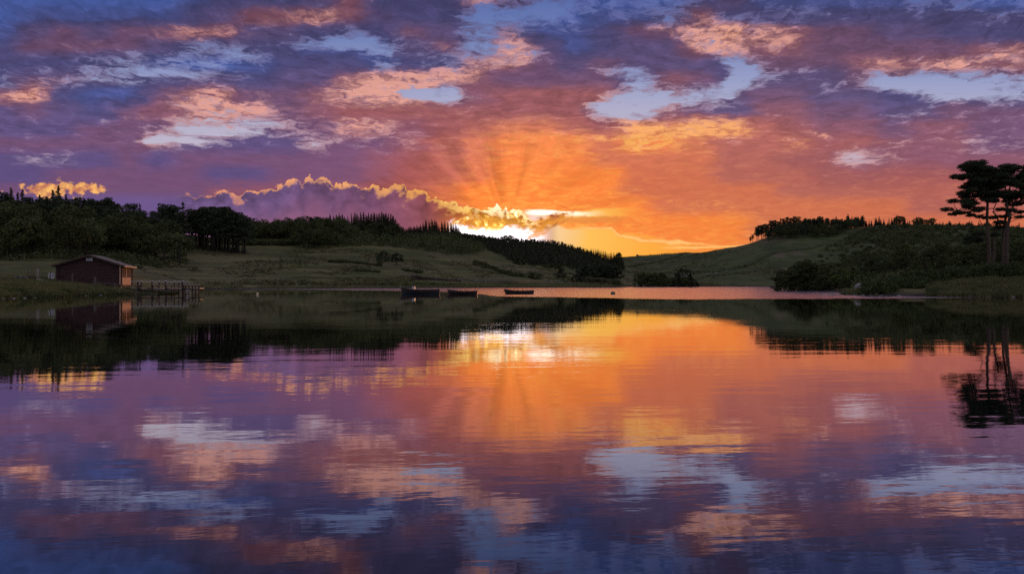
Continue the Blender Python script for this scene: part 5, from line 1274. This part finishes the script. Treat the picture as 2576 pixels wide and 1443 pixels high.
# ------------------------------------------------------------------ boats
def boat(label, pxL, pxR, y, h_bow, h_mid, h_stern, beam, seed, group=None, stripe=True, extras=True):
    x0, x1 = X_(pxL, y), X_(pxR, y); L = x1 - x0
    t = thing('rowing_boat', label, 'boat', ((x0 + x1) / 2, y, 0), R(seed), group)
    NS, NR = 25, 9
    def sheer(s): a = h_mid + (h_bow - h_mid) * max(0, (0.55 - s) / .55) ** 1.8; return a + (h_stern - h_mid) * max(0, (s - .5) / .5) ** 2
    def half(s): return beam / 2 * (math.sin(math.pi * min(1, (s * .80 + .0)) ** .62) ** .75 if s > 0 else 0) * (1 if s < .8 else 1 - (s - .8) * .9)
    def pt(s, v, side, inset=0.0):      # v 0 keel .. 1 sheer
        x = -L / 2 + s * L + (1 - v) * (.42 * h_bow * max(0, 1 - s * 3) - .16 * max(0, s * 6 - 5)) ; w = max(0.0, half(s) - inset) * (v ** .42) ; z = -.16 + (sheer(s) + .16) * (v ** 1.25)
        return (x, side * w, z + inset * .6 * (1 - v))
    def skin(inset, v0=0.0, v1=1.0, off=0.0):
        m = MB()
        for side in (-1, 1):
            vs = [pt(i / (NS - 1), v0 + (v1 - v0) * j / (NR - 1), side, inset) for i in range(NS) for j in range(NR)]
            if off: vs = [(a, b + side * off, c) for a, b, c in vs]
            m.add(vs, [(i * NR + j, (i + 1) * NR + j, (i + 1) * NR + j + 1, i * NR + j + 1) for i in range(NS - 1) for j in range(NR - 1)])
        return m
    hm = skin(0)
    tr = [pt(1, j / 8, 1) for j in range(9)] + [pt(1, j / 8, -1) for j in range(8, -1, -1)]; hm.add(tr, [tuple(range(18))])
    hull = hm.build('hull', M['hull'], t, True)
    skin(.035).build('lining', M['hull_in'], t, True)
    if stripe: skin(0, .0, .40, .004).build('painted_bottom', M['hull_blue'], hull, True)
    for side in (-1, 1):
        g = MB(); g.tube([(p[0], p[1], p[2] + .01) for p in (pt(i / (NS - 1), 1, side) for i in range(NS))], .028, 5); g.build('gunwale', M['hull_in'], t)
    for s in (.30, .52, .74):
        w = half(s) * 2 - .08; b = MB(); b.box((-L / 2 + s * L, 0, sheer(s) - .14), (.24, w, .035)).build('thwart', M['hull_in'], t)
    for s in (.46, .62):
        for side in (-1, 1):
            p = pt(s, 1, side); r = MB(); r.tube([(p[0], p[1], p[2]), (p[0], p[1], p[2] + .13)], .022, 5).tube([(p[0] - .04, p[1], p[2] + .12), (p[0] - .05, p[1], p[2] + .20)], .015, 4).tube([(p[0] + .04, p[1], p[2] + .12), (p[0] + .05, p[1], p[2] + .20)], .015, 4)
            r.build('rowlock', M['tar'], t)
    st = MB(); st.tube([(pt(0, .05, 1)[0], 0, -.1), (-L / 2 + .02, 0, h_bow * .6), (-L / 2 - .03, 0, h_bow + .05)], .035, 5).build('stem', M['hull'], t)
    rp = MB(); rp.tube([(-L / 2, 0, h_bow * .85), (-L / 2 - .18, 0, h_bow * .5), (-L / 2 - .30, 0, .0)], .016, 4).build('mooring_rope', M['rope'], t)
    if extras:
        ro = MB(); ro.tube([(-L / 2 + .02, 0, h_bow), (-L / 2 + .02, 0, h_bow + .17)], .05, 6).build('bow_post', M['galv'], t)
    return t, L
b1, L1 = boat('largest dark rowing boat with a blue bottom and a pale box near its bow', 1008.5, 1107, 107.5, 1.0, .62, .70, 1.75, 3)
bx = MB(); bx.box((0, 0, .25), (.46, .40, .50), taper=.92).box((0, 0, .515), (.48, .42, .04)); o = bx.build('fish_box', M['galv']); o.location = (X_(1040.4, 107.5), 107.5, .66); tag(o, 'pale upright box standing in the bow of the largest boat', 'box')
boat('middle dark rowing boat with a low flat outline', 1125.8, 1201.7, 104.5, .68, .42, .52, 1.45, -4, stripe=False, extras=False)
boat('right-hand dark rowing boat lying alone in the golden water', 1268.3, 1343.5, 103.4, .76, .50, .58, 1.45, 2, stripe=False, extras=False)
mb = MB(); mb.box((0, 0, .10), (.48, .48, .46)).box((0, 0, .34), (.50, .50, .03)).tube([(0, 0, .35), (0, 0, .42)], .05, 6); o = mb.build('mooring_box', M['buoy_dark']); o.location = (X_(1541.7, 101), 101, .02); o.rotation_euler = (0, 0, .3); tag(o, 'small dark square mooring float on the rippled water right of the boats', 'buoy')
def ball(px, y, r, label):
    mb = MB(); mb.dome((0, 0, 0), r, 14, 6); v = [(a, b, -c) for a, b, c in mb.v]; k = len(mb.v); mb2 = MB(); mb2.add(mb.v, mb.f[:-1]); mb2.add(v, [f[::-1] for f in mb.f[:-1]])
    mb2.tube([(0, 0, r * .95), (0, 0, r * 1.25)], r * .18, 6)
    o = mb2.build('mooring_buoy', M['buoy'], None, True); o.location = (X_(px, y), y, r * .55); tag(o, label, 'buoy')
ball(647.8, 100, .17, 'small round pale buoy floating left of the boats')

# ------------------------------------------------------------------ rocks
def rock(px, y, w, h, d, seed, label, zoff=0.0, group=None):
    rg = random.Random(seed); bm = bmesh.new(); bmesh.ops.create_icosphere(bm, subdivisions=3, radius=1.0)
    for v in bm.verts:
        p = v.co; nz = math.sin(p.x * 2.3 + seed) * .12 + math.sin(p.y * 3.1 + seed * 2) * .1 + math.sin(p.z * 4.7 + p.x * 3 + seed) * .07 + rg.uniform(-.03, .03)
        v.co = Vector((p.x * w / 2, p.y * d / 2, max(p.z, -.35) * h)) * (1 + nz)
    me = bpy.data.meshes.new('rock'); bm.to_mesh(me); bm.free(); me.materials.append(M['rock'] if w > .9 else M['stone'])
    x = X_(px, y); o = obj('rock' if w < 1.6 else 'boulder', me, None, (x, y, max(0, float(ground(x, y))) + zoff)); o.rotation_euler = (0, 0, rg.uniform(0, 6)); tag(o, label, 'rock', group)
rock(2164, 101, 2.3, .80, 1.6, 3, 'large pale boulder on the grassy point', .05)
rock(2194, 104, 1.0, .62, .9, 5, 'second pale boulder right of the large one, half behind the gorse', .35)
rock(2092, 95, 1.5, .22, 1.0, 7, 'flat dark rock lying in the water off the point', -.02)
rock(2070, 96, 1.1, .16, .8, 8, 'smallest flat dark rock furthest out in the water', -.04)
rock(2108, 94, .8, .14, .7, 9, 'low dark rock nearest the grassy point', -.03)
for i, (px, y) in enumerate(((2128, 91.5), (2150, 91), (2172, 90.5), (2190, 90), (2215, 89), (2260, 87.5), (2330, 85), (2400, 83), (2440, 81.5), (2500, 80), (2548, 78.5))):
    rock(px, y, .35 + .25 * ((i * 7) % 3) / 2, .10 + .04 * (i % 3), .4, 20 + i, 'small dark stone at the foot of the right bank', .0, 'stones along the right waterline')
for i, (px, y) in enumerate(((8, 72.2), (34, 73.5), (62, 75.2), (88, 76.8), (140, 80.1), (168, 83), (218, 89.2), (252, 93.4))):  # stones added to stand in for bright glints along the bank
    rock(px, y, .28 + .2 * ((i * 5) % 3) / 2, .07 + .03 * (i % 3), .3, 40 + i, 'small stone placed for a bright glint at the foot of the left bank', .0, 'stones along the left waterline')

# ------------------------------------------------------------------ grazing cows
M['cow_dark'] = mat_simple('cow_black_white', (0.02, 0.018, 0.018), (0.5, 0.48, 0.45), 1.6, 0.8, detail=0, lo=0.54, hi=0.57)
def cow_mesh(graze):
    bm = bmesh.new(); sk = bm.verts.layers.skin.verify()
    J = {}
    def v(n, p, r): a = bm.verts.new(p); a[sk].radius = (r, r * 1.0); J[n] = a; return a
    v('pelvis', (-.75, 0, 1.12), .30); v('belly', (-.1, 0, 1.0), .38); v('chest', (.55, 0, 1.05), .33)
    v('neck', (.98, 0, 1.18 if not graze else .95), .19); v('poll', (1.28, 0, 1.42 if not graze else .52), .15); v('muzzle', (1.62, 0, 1.25 if not graze else .12), .10)
    for a, b in (('pelvis', 'belly'), ('belly', 'chest'), ('chest', 'neck'), ('neck', 'poll'), ('poll', 'muzzle')): bm.edges.new((J[a], J[b]))
    for s in (-1, 1):
        v(f'st{s}', (-.78, s * .20, .78), .16); v(f'ho{s}', (-.95, s * .21, .42), .08); v(f'fh{s}', (-.86, s * .21, .02), .07)
        v(f'el{s}', (.58, s * .18, .72), .12); v(f'kn{s}', (.60, s * .18, .38), .08); v(f'ff{s}', (.60, s * .18, .02), .07)
        v(f'er{s}', (1.22, s * .26, 1.40 if not graze else .56), .05)
        for a, b in (('pelvis', f'st{s}'), (f'st{s}', f'ho{s}'), (f'ho{s}', f'fh{s}'), ('chest', f'el{s}'), (f'el{s}', f'kn{s}'), (f'kn{s}', f'ff{s}'), ('poll', f'er{s}')): bm.edges.new((J[a], J[b]))
    v('t1', (-1.06, 0, 1.18), .05); v('t2', (-1.12, 0, .6), .03); bm.edges.new((J['pelvis'], J['t1'])); bm.edges.new((J['t1'], J['t2']))
    J['pelvis'][sk].use_root = True
    me = bpy.data.meshes.new('cow_skeleton'); bm.to_mesh(me); bm.free()
    o = bpy.data.objects.new('cow_tmp', me); C.collection.objects.link(o)
    o.modifiers.new('skin', 'SKIN'); s = o.modifiers.new('sub', 'SUBSURF'); s.levels = 1; s.render_levels = 1
    dg = bpy.context.evaluated_depsgraph_get(); out = bpy.data.meshes.new_from_object(o.evaluated_get(dg))
    bpy.data.objects.remove(o); out.materials.clear(); out.materials.append(M['cow_dark'])
    return out
CM = [cow_mesh(True), cow_mesh(False)]
for i, (px, y) in enumerate(((1673, 470), (1681, 474), (1686, 468), (1693, 472), (1700, 476), (1706, 469), (1715, 471), (1722, 474), (1730, 470), (1779, 478), (1787, 476), (1797, 474), (1801, 478), (1710, 480))):
    g = G(px, y); o = obj('cow', CM[i % 3 == 0], None, g); o.rotation_euler = (0, 0, (i * 2.1) % 6.28)
    tag(o, 'black and white cow grazing in the field above the far shore clump' if px < 1760 else 'black and white cow grazing apart from the herd further right', 'cow', 'cows near the lone bush' if px < 1760 else 'cows grazing further right')
